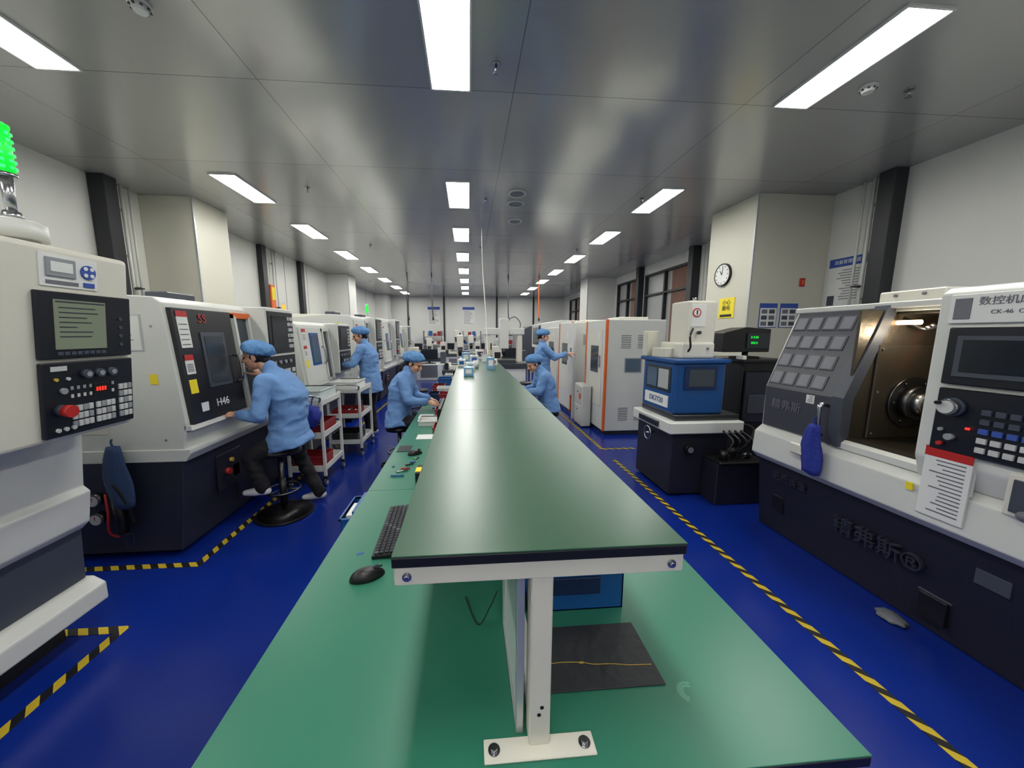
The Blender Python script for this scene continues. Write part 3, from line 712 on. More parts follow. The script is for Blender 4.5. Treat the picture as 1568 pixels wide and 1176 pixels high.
b=B('black_cutting_mat'); b.box(0.172,0.50,0.757,0.955,TZ,TZ+0.004,'mat_dark',0.001)
pts=[(0.175,0.83),(0.24,0.836),(0.30,0.832),(0.335,0.824),(0.38,0.822),(0.43,0.815),(0.49,0.812)]
b.tube([(a,c,TZ+0.0045) for a,c in pts],0.0009,'gold'); b.sph((0.30,0.831,TZ+0.005),0.006,'gold',(1.3,0.5,0.2)); b.done()
b=B('blue_parts_bin'); b.bin(0.19,0.50,1.02,1.45,TZ,TZ+0.17,'blue_bin')
b.box(0.26,0.42,1.012,1.02,TZ+0.06,TZ+0.12,'blue_dark',0.002); b.done()
b=B('power_cord'); b.tube([(-0.02,1.1,TZ+0.006),(0.02,0.98,TZ+0.006),(0.06,1.02,TZ+0.03),(0.09,1.1,TZ+0.02)],0.002,'rubber'); b.done()
def mouse(x,y,rz=0,s=1.0):
    b=B('computer_mouse',MX(x,y,TZ,rz)@Matrix.Scale(s,4))
    t=bmesh.new(); bmesh.ops.create_uvsphere(t,u_segments=20,v_segments=14,radius=1)
    for v in t.verts:
        c=v.co.copy(); z=max(c.z,0)**0.9*0.034*(1-0.18*(c.y))
        v.co=Vector((c.x*0.032*(1-0.12*c.y*c.y),c.y*0.058,z if c.z>0 else 0))
    b._add(t,'black',True)
    b.cyl((-0.004,0.030,0.0285),(0.004,0.030,0.0285),0.009,'slate'); b.box(-0.0007,0.0007,0.01,0.05,0.026,0.031,'rubber',0)
    return b.done()
mouse(-0.385,1.235,-68,1.1); mouse(-0.41,2.6,-60)
b=B('keyboard',MX(-0.335,1.55,TZ,2))
b.prism([(-0.07,0.0),(0.07,0.0),(0.07,0.024),(-0.07,0.014)],-0.21,0.21,'black',0.002)
for r in range(6):
    for c in range(20):
        xx=-0.062+r*0.0205; yy=-0.2+c*0.02; zz=0.0145+(xx+0.07)/0.14*0.010
        b.box(xx,xx+0.0165,yy,yy+0.0165,zz,zz+0.006,'slate' if (r+c)%11==0 else 'panel_black',0.001)
b.done()
def monitor(x,y):
    b=B('computer_monitor'); b.box(x-0.09,x+0.07,y-0.12,y+0.12,TZ,TZ+0.015,'black',0.003); b.box(x,x+0.02,y-0.02,y+0.02,TZ+0.015,TZ+0.12,'black',0.003)
    b.box(x-0.02,x+0.01,y-0.22,y+0.22,TZ+0.08,TZ+0.36,'black',0.006); b.box(x-0.024,x-0.019,y-0.20,y+0.20,TZ+0.10,TZ+0.34,'screen_off',0.001); b.done()
monitor(-0.21,2.75); monitor(-0.21,5.5)
b=B('mouse_pad'); b.box(-0.56,-0.46,2.66,2.8,TZ,TZ+0.004,'black',0.001); b.done()
b=B('label_printer'); b.box(-0.33,-0.22,2.06,2.2,TZ,TZ+0.07,'black',0.006); b.box(-0.332,-0.29,2.075,2.145,TZ+0.05,TZ+0.073,'yellow',0.002); b.box(-0.28,-0.24,2.08,2.18,TZ+0.07,TZ+0.074,'slate',0.001); b.done()
b=B('blue_hanging_tray'); b.bin(-0.665,-0.60,1.75,2.0,0.60,0.71,'blue_bin',0.004); b.box(-0.655,-0.61,1.8,1.94,0.61,0.70,'paper',0.001); b.box(-0.61,-0.592,1.76,1.99,0.705,0.74,'blue_bin',0.002); b.done()
def small_bin(n,x,y,w,l,h,m,z=TZ,parts=True): 
    b=B(n); b.bin(x,x+w,y,y+l,z,z+h,m,0.004)
    if parts:
        for k in range(6): 
            cx_=x+w*random.uniform(.2,.8); cy_=y+l*random.uniform(.2,.8); b.cyl((cx_,cy_-0.02,z+0.012),(cx_,cy_+0.02,z+0.014),0.007,random.choice(['steel','steel','gold','paper']))
    b.done()
for a in [('red_parts_tray',-0.33,3.15,0.16,0.22,0.05,'red_bin'),('white_parts_tray',-0.50,3.42,0.26,0.24,0.05,'paper'),('red_parts_tray',-0.36,3.70,0.18,0.2,0.10,'red_bin'),
 ('blue_parts_tray',-0.33,3.94,0.13,0.2,0.14,'blue_bin'),('red_parts_tray',-0.38,4.45,0.2,0.22,0.14,'red_bin'),('blue_parts_tray',-0.55,4.70,0.2,0.25,0.10,'blue_dark'),
 ('white_parts_tray',-0.45,5.0,0.2,0.25,0.13,'paper'),('red_parts_tray',-0.55,5.35,0.18,0.25,0.12,'red_bin'),('blue_parts_tray',-0.50,5.75,0.22,0.25,0.18,'blue_bin'),
 ('white_parts_tray',-0.40,6.1,0.25,0.3,0.2,'paper'),('white_parts_tray',0.52,4.5,0.24,0.26,0.12,'paper'),('blue_parts_tray',0.50,5.3,0.26,0.28,0.16,'blue_bin'),('white_parts_tray',0.50,5.7,0.28,0.3,0.16,'blue_light'),('red_parts_tray',0.5,3.9,0.22,0.3,0.1,'red_bin'),('blue_parts_tray',0.5,3.3,0.2,0.3,0.08,'blue_bin')]: small_bin(*a)
b=B('paper_sheet'); b.box(-0.46,-0.25,2.98,3.12,TZ,TZ+0.002,'paper',0); b.done()
b=B('paper_sheet'); b.box(-0.55,-0.40,3.75,3.93,TZ,TZ+0.002,'paper',0); b.done()
b=B('blue_notebook'); b.box(-0.44,-0.3,4.22,4.38,TZ,TZ+0.015,'paper_blue',0.002); b.done()
b=B('hand_tools_on_bench')
for k in range(6):
    y=2.18+k*0.06; b.cyl((-0.5+0.02*k,y,TZ+0.006),(-0.42+0.01*k,y+0.03*(k%2),TZ+0.006),0.005,['blue_bin','steel','red','black','blue_bin','steel'][k])
b.sph((-0.52,2.35,TZ+0.004),0.01,'blue_bin',(1,1,.4)); b.done()
b=B('blue_tape_scrap'); b.box(-0.47,-0.44,1.375,1.39,TZ,TZ+0.001,'blue_bin',0,rot=Matrix.Rotation(0.4,4,'Z')); b.done()
def carton(x,y,w,l,h,m,m2):
    b=B('small_carton'); b.box(x,x+w,y,y+l,SZ,SZ+h,m,0.003); b.box(x+w*0.2,x+w*0.8,y-0.002,y,SZ+h*0.3,SZ+h*0.8,m2,0); b.box(x+w*0.3,x+w*0.7,y+0.01,y+l-0.01,SZ+h,SZ+h+0.002,m2,0); b.done()
carton(-0.05,3.55,0.10,0.16,0.085,'blue_light','paper'); carton(-0.03,4.1,0.1,0.14,0.09,'paper','blue_light'); carton(0.22,4.2,0.09,0.16,0.14,'blue_light','paper')
carton(0.02,4.95,0.12,0.14,0.12,'paper','paper_blue'); carton(-0.10,5.3,0.12,0.14,0.14,'blue_light','paper'); carton(-0.14,4.6,0.1,0.12,0.09,'paper','blue_bin'); carton(0.12,5.9,0.14,0.14,0.16,'paper','slate'); carton(-0.1,5.95,0.12,0.12,0.14,'slate','paper'); carton(0.27,4.75,0.12,0.14,0.08,'paper','red')
b=B('plastic_cup'); b.cyl((0.09,4.4,SZ),(0.09,4.4,SZ+0.09),0.03,'paper',r2=0.038); b.torus((0.09,4.4,SZ+0.09),0.037,0.003,'paper'); b.done()
b=B('desk_caddy'); b.bin(0.2,0.32,5.3,5.5,SZ,SZ+0.12,'paper',0.005)
for k in range(4): b.cyl((0.22+0.025*k,5.4,SZ+0.01),(0.22+0.026*k,5.42,SZ+0.2),0.005,['red','paper_blue','black','yellow'][k])
b.done()
# ------------------------------------------------------------------ trolleys
def trolley(x0,x1,y0,y1,h,contents):
    b=B('tool_trolley')
    for z in (0.16,0.16+(h-0.16)*0.45,h-0.10):
        b.box(x0,x1,y0,y1,z,z+0.012,'white_paint',0.002)
        b.box(x0,x1,y0,y0+0.012,z,z+0.07,'white_paint',0.002); b.box(x0,x1,y1-0.012,y1,z,z+0.07,'white_paint',0.002)
        b.box(x0,x0+0.012,y0,y1,z,z+0.07,'white_paint',0.002); b.box(x1-0.012,x1,y0,y1,z,z+0.07,'white_paint',0.002)
    for x in (x0-0.005,x1-0.025):
        for y in (y0-0.005,y1-0.025):
            b.box(x,x+0.03,y,y+0.03,0.11,h-0.02,'white_paint',0.003)
            xx,yy=x+0.015,y+0.015
            b.box(xx-0.02,xx+0.02,yy-0.012,yy+0.012,0.06,0.11,'steel_dark',0.003)
            b.cyl((xx-0.014,yy,0.04),(xx+0.014,yy,0.04),0.04,'slate'); b.cyl((xx-0.016,yy,0.04),(xx+0.016,yy,0.04),0.018,'key_white')
    b.tube([(x0+0.02,y0,h-0.05),(x0+0.02,y0-0.06,h+0.02),(x1-0.02,y0-0.06,h+0.02),(x1-0.02,y0,h-0.05)],0.010,'steel')
    for (bx0,bx1,by0,by1,z,hh,m) in contents:
        b.bin(x0+bx0,x0+bx1,y0+by0,y0+by1,z,z+hh,m,0.005)
        for k in range(8):
            a=x0+bx0+(bx1-bx0)*random.uniform(.2,.7); c=y0+by0+(by1-by0)*random.uniform(.2,.8)
            b.cyl((a,c,z+0.02),(a+0.04,c+0.03,z+0.03+0.05*random.random()),0.012,random.choice(['steel','paper','red_bin','steel_dark']))
    b.done()
h1=0.98
trolley(-1.95,-1.56,3.8,4.35,h1,[(0.03,0.36,0.04,0.5,h1-0.085,0.15,'frost'),(0.03,0.36,0.03,0.3,0.18,0.14,'red_bin'),(0.04,0.34,0.05,0.5,0.55,0.12,'red_bin')])
h2=0.96
trolley(-1.88,-1.45,4.75,5.3,h2,[(0.03,0.38,0.03,0.45,h2-0.085,0.14,'paper'),(0.04,0.36,0.05,0.4,0.53,0.10,'red_bin'),(0.03,0.36,0.05,0.4,0.18,0.12,'steel_dark')])
b=B('blue_plastic_bag'); t=bmesh.new(); bmesh.ops.create_icosphere(t,subdivisions=3,radius=0.085)
for v in t.verts:
    v.co*=1+0.3*noise.noise(v.co*25); v.co.z*=1.4; v.co+=Vector((-1.62,3.69,0.80))
b._add(t,'blue_cloth',True); b.tube([(-1.62,3.69,0.9),(-1.62,3.72,0.97),(-1.62,3.75,0.99)],0.008,'blue_cloth'); b.done()
# ------------------------------------------------------------------ stools
def stool(x,y,seat,base_r=0.24,disc=False,sr=0.16):
    b=B('work_stool')
    if disc:
        b.cyl((x,y,0),(x,y,0.02),base_r,'black',seg=40); b.cyl((x,y,0.02),(x,y,0.045),base_r*0.92,'black',r2=0.05,seg=40)
    else:
        for k in range(5):
            a=k*2*math.pi/5+0.3
            b.tube([(x,y,0.11),(x+base_r*0.6*math.cos(a),y+base_r*0.6*math.sin(a),0.09),(x+base_r*math.cos(a),y+base_r*math.sin(a),0.06)],0.016,'black')
            b.sph((x+base_r*math.cos(a),y+base_r*math.sin(a),0.03),0.03,'black')
    b.cyl((x,y,0.03),(x,y,seat-0.05),0.022,'steel_dark')
    b.cyl((x,y,0.08),(x,y,seat*0.55),0.03,'black')
    b.torus((x,y,0.24),0.14,0.010,'steel_dark')
    for k in range(3):
        a=k*2*math.pi/3; b.cyl((x,y,0.24),(x+0.14*math.cos(a),y+0.14*math.sin(a),0.24),0.007,'steel_dark')
    b.cyl((x,y,seat-0.05),(x,y,seat-0.03),0.10,'black'); b.cyl((x,y,seat-0.05),(x,y,seat-0.005),sr*0.97,'black',r2=sr,seg=32); b.cyl((x,y,seat-0.005),(x,y,seat),sr,'black',r2=sr*0.88,seg=32)
    b.done()
stool(-1.71,3.21,0.64,disc=True,sr=0.18)
stool(-0.84,4.2,0.56)
stool(1.16,5.0,0.52)
stool(-1.0,7.4,0.5); stool(1.35,8.3,0.5)
b=B('foot_pedal'); b.prism([(-0.82,0),(-0.62,0),(-0.62,0.03),(-0.82,0.07)],3.35,3.5,'black',0.005); b.done()
# ------------------------------------------------------------------ people
def capsule(p0,p1,r0,r1,seg=16):
    p0=Vector(p0);p1=Vector(p1);d=p1-p0;L=max(d.length,1e-5);d=d/L
    up=Vector((0,0,1)) if abs(d.z)<0.9 else Vector((1,0,0))
    u=d.cross(up).normalized(); w=d.cross(u)
    V=[];F=[];rings=[]
    prof=[]
    for k in range(5): a=-math.pi/2+k*math.pi/8; prof.append((r0*math.sin(a),r0*math.cos(a)))
    for k in range(5): a=k*math.pi/8; prof.append((L+r1*math.sin(a),r1*math.cos(a)))
    for (t,r) in prof:
        r=max(r,1e-4); ring=[]
        for k in range(seg):
            a=2*math.pi*k/seg; ring.append(len(V)); V.append(p0+d*t+r*(math.cos(a)*u+math.sin(a)*w))
        rings.append(ring)
    for a,b_ in zip(rings,rings[1:]):
        for k in range(seg): F.append((a[k],a[(k+1)%seg],b_[(k+1)%seg],b_[k]))
    F.append(tuple(reversed(rings[0]))); F.append(tuple(rings[-1]))
    return V,F
def ellipsoid(c,r,R=None,seg=20):
    V=[];F=[];R=R or Matrix.Identity(3); c=Vector(c); n=seg*2//3; rings=[]
    for i in range(n+1):
        th_=math.pi*i/n; ring=[]
        for k in range(seg):
            a=2*math.pi*k/seg; s_=max(math.sin(th_),0.002)
            v=Vector((r[0]*s_*math.cos(a),r[1]*s_*math.sin(a),r[2]*math.cos(th_))); ring.append(len(V)); V.append(R@v+c)
        rings.append(ring)
    for a,b_ in zip(rings,rings[1:]):
        for k in range(seg): F.append((a[k],b_[k],b_[(k+1)%seg],a[(k+1)%seg]))
    F.append(tuple(rings[0])); F.append(tuple(reversed(rings[-1])))
    return V,F
def loft(secs,side,seg=24):
    V=[];F=[];rings=[];side=Vector(side).normalized()
    C=[Vector(s_[0]) for s_ in secs]
    for i,(c,hd,hw) in enumerate(secs):
        d=(C[min(i+1,len(C)-1)]-C[max(i-1,0)]).normalized()
        fw=side.cross(d).normalized()
        ring=[]
        for k in range(seg):
            a=2*math.pi*k/seg; ca,sa=math.cos(a),math.sin(a)
            e=0.8
            x_=math.copysign(abs(ca)**e,ca); y_=math.copysign(abs(sa)**e,sa)
            ring.append(len(V)); V.append(Vector(c)+fw*hd*x_+side*hw*y_)
        rings.append(ring)
    for a,b_ in zip(rings,rings[1:]):
        for k in range(seg): F.append((a[k],a[(k+1)%seg],b_[(k+1)%seg],b_[k]))
    F.append(tuple(reversed(rings[0]))); F.append(tuple(rings[-1]))
    return V,F
def fuse(parts,voxel,smooth_it=3):
    V=[];F=[]
    for tag,(v,f) in parts:
        o=len(V); V+=[tuple(p) for p in v]; F+=[tuple(i+o for i in q) for q in f]
    me=bpy.data.meshes.new('tmp'); me.from_pydata(V,[],F); me.update()
    bm=bmesh.new(); bm.from_mesh(me); bmesh.ops.recalc_face_normals(bm,faces=bm.faces); bm.to_mesh(me); bm.free()
    o=bpy.data.objects.new('tmp',me); COL.objects.link(o)
    m=o.modifiers.new('r','REMESH'); m.mode='VOXEL'; m.voxel_size=voxel; m.adaptivity=0
    s_=o.modifiers.new('s','SMOOTH'); s_.iterations=smooth_it; s_.factor=0.5
    dg=bpy.context.evaluated_depsgraph_get(); dg.update()
    r=bpy.data.meshes.new_from_object(o.evaluated_get(dg))
    bpy.data.objects.remove(o)
    tags=sorted(set(t for t,_ in parts)); trees={}
    for t in tags:
        v2=[];f2=[]
        for tg,(v,f) in parts:
            if tg==t: q=len(v2); v2+=list(v); f2+=[tuple(i+q for i in z) for z in f]
        trees[t]=BVHTree.FromPolygons(v2,f2)
    vs=[v.co.copy() for v in r.vertices]; fs=[];ft=[]
    for p in r.polygons:
        c=p.center; best=None;bd=1e9
        for t in tags:
            q=trees[t].find_nearest(c)
            if q[3] is not None and q[3]<bd: bd=q[3];best=t
        fs.append(tuple(p.vertices)); ft.append(best)
    return vs,fs,ft
def hand_parts(w,d,n,side,curl=0.5,s=1.0):
    d=Vector(d).normalized(); n=Vector(n); n=(n-d*n.dot(d)).normalized()
    t=d.cross(n).normalized()
    if t.dot(Vector(side))<0: t=-t
    w=Vector(w); P=[]
    P.append(('skin',capsule(w-d*0.03*s,w+d*0.02*s,0.024*s,0.024*s)))
    R=Matrix((d,t,n)).transposed()
    P.append(('skin',ellipsoid(w+d*0.052*s,(0.048*s,0.040*s,0.017*s),R)))
    for k,(off,L) in enumerate([(0.028,0.072),(0.010,0.080),(-0.009,0.074),(-0.027,0.058)]):
        p=w+d*(0.088-0.003*abs(k-1))*s+t*off*s; a=0.15
        for j,fr in enumerate((0.45,0.32,0.25)):
            a+=curl*(0.6 if j==0 else 0.75)
            dd=(d*math.cos(a)+n*math.sin(a)+t*(off*1.2)).normalized(); q=p+dd*L*fr*s
            P.append(('skin',capsule(p,q,(0.0088-0.0009*j)*s,(0.0080-0.0009*j)*s,10))); p=q
    p=w+d*0.025*s+t*0.028*s
    for j,(L,r) in enumerate([(0.038,0.012),(0.030,0.0105),(0.024,0.009)]):
        dd=(d*(0.55+0.2*j)+t*(0.75-0.25*j)+n*(0.25+0.2*j)*(0.5+curl)).normalized(); q=p+dd*L*s
        P.append(('skin',capsule(p,q,r*s,r*0.93*s,10))); p=q
    return P
def person(name,J,side,headdir,coat_hem=None,shoes='shoe_white',long_hair=False,s=1.0):
    side=Vector(side).normalized()
    V=lambda p:Vector(p)
    pel,chest,neck,head=V(J['pelvis']),V(J['chest']),V(J['neck']),V(J['head'])
    up=(neck-pel).normalized()
    parts=[]
    hem=V(coat_hem) if coat_hem else pel-Vector((0,0,0.12))
    secs=[(hem,0.168*s,0.215*s),(hem.lerp(pel,0.5),0.160*s,0.208*s),(pel,0.148*s,0.196*s),(pel.lerp(chest,0.35),0.130*s,0.172*s),(pel.lerp(chest,0.7),0.132*s,0.176*s),(chest,0.136*s,0.188*s),(chest.lerp(neck,0.5),0.116*s,0.180*s),(chest.lerp(neck,0.82),0.082*s,0.130*s),(neck+up*0.01,0.058*s,0.064*s)]
    parts.append(('coat',loft(secs,side)))
    parts.append(('coat',capsule(neck-up*0.01,neck+up*0.03,0.061*s,0.056*s)))
    for sd in ('l','r'):
        sh,el,wr=V(J[sd+'s']),V(J[sd+'e']),V(J[sd+'w'])
        parts.append(('coat',capsule(chest.lerp(neck,0.55),sh,0.078*s,0.068*s)))
        parts.append(('coat',capsule(sh,el,0.068*s,0.056*s))); parts.append(('coat',capsule(el,wr,0.057*s,0.040*s)))
        hp,kn,an=V(J[sd+'h']),V(J[sd+'k']),V(J[sd+'a'])
        parts.append(('pants',capsule(hp,kn,0.090*s,0.063*s))); parts.append(('pants',capsule(kn,an,0.064*s,0.050*s)))
        parts.append(('pants',capsule(an,an+Vector((0,0,0.01)),0.052*s,0.052*s)))
    vs,fs,ft=fuse(parts,0.0085,6)
    allV=[];allF=[];allT=[]
    def put(v,f,t):
        o=len(allV); allV.extend(v); allF.extend([tuple(i+o for i in q) for q in f]); allT.extend(t if isinstance(t,list) else [t]*len(f))
    nrm=bpy.data.meshes.new('n'); nrm.from_pydata([tuple(v) for v in vs],[],fs); nrm.update()
    out=[]
    for v in nrm.vertices:
        c=v.co; k=noise.noise(Vector((c.x*6,c.y*6,c.z*11)))+0.35*noise.noise(Vector((c.x*14,c.y*14,c.z*20)))
        k=1-math.sqrt(k*k+0.004)*2.4
        out.append(c+v.normal*0.009*k)
    put(out,fs,ft)
    sp=[]
    for sd in ('l','r'):
        an,to=V(J[sd+'a']),V(J[sd+'t'])
        d=(to-an); d.z=0; d.normalize(); base=Vector((an.x,an.y,max(an.z-0.07,0.0)))
        sp.append(('shoe',capsule(base-d*0.03+Vector((0,0,0.037)),base+d*0.06+Vector((0,0,0.037)),0.034,0.038)))
        sp.append(('shoe',capsule(base+d*0.06+Vector((0,0,0.034)),base+d*0.14+Vector((0,0,0.028)),0.038,0.026)))
        sp.append(('shoe',capsule(an,base+Vector((0,0,0.04)),0.038,0.034)))
    a,b_,c_=fuse(sp,0.007,2)
    for v in a: v.z=max(v.z,0.001)
    put(a,b_,'shoe')
    hd=Vector(headdir).normalized(); hs=hd.cross(Vector((0,0,1))).normalized()*-1
    hu=hd.cross(hs).normalized()
    if hu.z<0: hu=-hu
    R=Matrix((hd,hs,hu)).transposed()
    L=lambda x,y,z: head+R@Vector((x*s,y*s,z*s))
    hp=[('skin',ellipsoid(L(-0.012,0,0.035),(0.092*s,0.074*s,0.088*s),R)),
        ('skin',ellipsoid(L(0.022,0,-0.030),(0.066*s,0.060*s,0.078*s),R)),
        ('skin',ellipsoid(L(0.048,0,-0.088),(0.030*s,0.030*s,0.022*s),R)),
        ('skin',capsule(L(0.084,0,0.012),L(0.104,0,-0.026),0.009*s,0.014*s,12)),
        ('skin',ellipsoid(L(0.094,0.012,-0.030),(0.010*s,0.008*s,0.008*s),R)),('skin',ellipsoid(L(0.094,-0.012,-0.030),(0.010*s,0.008*s,0.008*s),R)),
        ('lips',ellipsoid(L(0.083,0,-0.052),(0.010*s,0.022*s,0.006*s),R)),('lips',ellipsoid(L(0.080,0,-0.061),(0.010*s,0.019*s,0.006*s),R)),
        ('skin',capsule(L(0.076,0.035,0.022),L(0.082,0.010,0.020),0.010*s,0.010*s,12)),('skin',capsule(L(0.076,-0.035,0.022),L(0.082,-0.010,0.020),0.010*s,0.010*s,12)),
        ('skin',ellipsoid(L(0.056,0.038,-0.028),(0.026*s,0.018*s,0.022*s),R)),('skin',ellipsoid(L(0.056,-0.038,-0.028),(0.026*s,0.018*s,0.022*s),R)),
        ('skin',capsule(L(-0.03,0,-0.05),neck,0.050*s,0.052*s))]
    for q in (1,-1):
        hp.append(('skin',ellipsoid(L(-0.010,0.074*q,-0.010),(0.017*s,0.010*s,0.030*s),R)))
    hp.append(('hair',ellipsoid(L(-0.030,0,0.018),(0.092*s,0.079*s,0.088*s),R)))
    hp.append(('hair',ellipsoid(L(-0.070,0,-0.035),(0.040*s,0.055*s,0.045*s),R)))
    if long_hair: hp.append(('hair',capsule(L(-0.085,0,-0.02),L(-0.10,0,-0.13),0.035*s,0.02*s)))
    a,b_,c_=fuse(hp,0.0038,2); put(a,b_,c_)
    for q in (1,-1):
        v,f=ellipsoid(L(0.080,0.029*q,0.002),(0.008*s,0.013*s,0.006*s),R,12); put(v,f,'eye')
        v,f=capsule(L(0.088,0.040*q,0.020),L(0.092,0.016*q,0.022),0.003,0.003,8); put(v,f,'hair')
    V2=[];F2=[];n=22;seg=96;rings=[]
    Rc=R@Matrix.Rotation(-0.34,3,'Y')
    cc=L(-0.030,0,0.058)
    for i in range(n+1):
        u=i/n
        ph=-0.60+(math.pi/2+0.60)*u
        ring=[]
        for k in range(seg):
            a_=2*math.pi*k/seg
            gather=math.sin(24*a_+1.5*math.sin(5*a_))*0.045*max(0,1-u*1.7)
            band=0.80 if i==0 else (0.83 if i==1 else (0.94 if i==2 else 1.0))
            rr=math.cos(ph)*band*(1+gather)
            nn=1+0.13*noise.noise(Vector((math.cos(a_)*2.2,math.sin(a_)*2.2,ph*1.6+hd.x*3)))+0.05*noise.noise(Vector((math.cos(a_)*6,math.sin(a_)*6,ph*5)))
            back=1+0.14*max(0,-math.cos(a_))*max(0,math.sin(ph*1.2+0.7))
            v=Vector((0.122*s*rr*math.cos(a_)*nn*back,0.113*s*rr*math.sin(a_)*nn,0.084*s*math.sin(ph)*nn*(1-0.10*u)))
            ring.append(len(V2)); V2.append(Rc@v+cc)
        rings.append(ring)
    for a,b_ in zip(rings,rings[1:]):
        for k in range(seg): F2.append((a[k],a[(k+1)%seg],b_[(k+1)%seg],b_[k]))
    F2.append(tuple(rings[-1])); put(V2,F2,'cap')
    for sd in ('l','r'):
        wr=V(J[sd+'w']); d=V(J[sd+'hd']); n_=V(J[sd+'pn']); th_=-side if sd=='l' else side
        if sd+'th' in J: th_=V(J[sd+'th'])
        a,b_,c_=fuse(hand_parts(wr+Vector(d).normalized()*0.035,d,n_,th_,J.get('curl',0.45)),0.0032,1); put(a,b_,c_)
    v,f=capsule(neck+up*0.02,neck+up*0.04,0.058*s,0.055*s); put(v,f,'coat')
    me=bpy.data.meshes.new(name); me.from_pydata([tuple(v) for v in allV],[],allF)
    mm={'coat':'coat_blue','pants':'pants','skin':'skin','lips':'lips','hair':'hair','eye':'eye','cap':'cap_blue','shoe':shoes}
    keys=list(mm)
    for k in keys: me.materials.append(MATS[mm[k]])
    for p,t in zip(me.polygons,allT): p.material_index=keys.index(t); p.use_smooth=True
    me.update()
    o=bpy.data.objects.new(name,me); COL.objects.link(o); return o
# worker 1: sitting on the tall stool, hunched towards the lathe, facing -X (left side = -Y)
person('worker_on_stool',dict(pelvis=(-1.62,3.21,0.765),chest=(-1.585,3.21,1.10),neck=(-1.715,3.19,1.33),head=(-1.825,3.18,1.455),
  ls=(-1.68,3.01,1.255),le=(-1.70,2.93,0.99),lw=(-1.87,2.98,0.99),lhd=(-1,0.05,0.05),lpn=(0,0.3,-1),
  rs=(-1.68,3.37,1.255),re=(-1.81,3.47,1.10),rw=(-1.89,3.38,1.24),rhd=(-0.5,-0.2,0.8),rpn=(-1,0,0),rth=(0,-1,0),
  lh=(-1.64,3.13,0.72),lk=(-1.88,3.06,0.60),la=(-1.79,3.05,0.33),lt=(-1.93,3.04,0.27),
  rh=(-1.62,3.30,0.72),rk=(-1.66,3.46,0.46),ra=(-1.50,3.47,0.085),rt=(-1.65,3.44,0.03)),side=(0,-1,0),headdir=(-1,-0.15,-0.14),coat_hem=(-1.60,3.22,0.66))
person('factory_worker',dict(pelvis=(-1.56,5.7,0.95),chest=(-1.57,5.7,1.30),neck=(-1.63,5.7,1.50),head=(-1.69,5.69,1.62),
  ls=(-1.62,5.52,1.43),le=(-1.74,5.44,1.19),lw=(-1.90,5.52,1.18),lhd=(-1,0.1,0),lpn=(0,0.2,-1),
  rs=(-1.62,5.88,1.43),re=(-1.74,5.94,1.19),rw=(-1.90,5.86,1.22),rhd=(-1,-0.1,0.1),rpn=(0,-0.2,-1),
  lh=(-1.56,5.60,0.90),lk=(-1.60,5.58,0.49),la=(-1.57,5.56,0.085),lt=(-1.72,5.54,0.03),
  rh=(-1.56,5.80,0.90),rk=(-1.60,5.82,0.49),ra=(-1.57,5.83,0.085),rt=(-1.72,5.82,0.03)),side=(0,-1,0),headdir=(-1,-0.35,-0.3),coat_hem=(-1.55,5.7,0.74),s=1.03)
person('seated_worker',dict(pelvis=(-0.84,4.2,0.67),chest=(-0.80,4.2,1.01),neck=(-0.72,4.2,1.20),head=(-0.64,4.2,1.305),
  ls=(-0.75,4.37,1.13),le=(-0.66,4.41,0.90),lw=(-0.50,4.28,0.87),lhd=(1,-0.4,-0.25),lpn=(0.2,-0.6,-1),
  rs=(-0.75,4.03,1.13),re=(-0.68,3.98,0.90),rw=(-0.50,4.05,0.87),rhd=(1,0.25,-0.25),rpn=(0.2,0.6,-1),
  lh=(-0.80,4.30,0.64),lk=(-0.44,4.32,0.56),la=(-0.50,4.32,0.13),lt=(-0.34,4.32,0.06),
  rh=(-0.80,4.10,0.64),rk=(-0.44,4.08,0.56),ra=(-0.50,4.08,0.13),rt=(-0.34,4.08,0.06)),side=(0,1,0),headdir=(1,-0.25,-0.5),coat_hem=(-0.83,4.2,0.59),long_hair=True)
person('seated_worker',dict(pelvis=(1.16,5.0,0.62),chest=(1.11,5.0,0.94),neck=(1.02,5.0,1.13),head=(0.93,5.0,1.22),
  ls=(1.05,4.83,1.05),le=(0.98,4.79,0.84),lw=(0.82,4.90,0.84),lhd=(-1,0.25,-0.2),lpn=(-0.2,0.4,-1),
  rs=(1.05,5.17,1.05),re=(0.98,5.21,0.84),rw=(0.82,5.12,0.84),rhd=(-1,-0.25,-0.2),rpn=(-0.2,-0.4,-1),
  lh=(1.12,4.9,0.59),lk=(0.80,4.88,0.55),la=(0.84,4.88,0.10),lt=(0.68,4.88,0.05),
  rh=(1.12,5.1,0.59),rk=(0.80,5.12,0.55),ra=(0.84,5.12,0.10),rt=(0.68,5.12,0.05)),side=(0,-1,0),headdir=(-1,-0.3,-0.5),coat_hem=(1.16,5.0,0.55))
person('factory_worker',dict(pelvis=(1.40,6.6,0.92),chest=(1.40,6.6,1.27),neck=(1.39,6.6,1.47),head=(1.41,6.6,1.60),
  ls=(1.40,6.77,1.40),le=(1.58,6.80,1.21),lw=(1.80,6.74,1.24),lhd=(1,0,0.1),lpn=(0,-0.2,-1),
  rs=(1.40,6.43,1.40),re=(1.58,6.40,1.21),rw=(1.80,6.44,1.28),rhd=(1,0,0.1),rpn=(0,0.2,-1),
  lh=(1.40,6.7,0.88),lk=(1.42,6.72,0.48),la=(1.38,6.72,0.085),lt=(1.54,6.72,0.03),
  rh=(1.40,6.5,0.88),rk=(1.42,6.48,0.48),ra=(1.38,6.48,0.085),rt=(1.54,6.48,0.03)),side=(0,1,0),headdir=(1,-0.2,-0.3),coat_hem=(1.40,6.6,0.70),s=1.0)
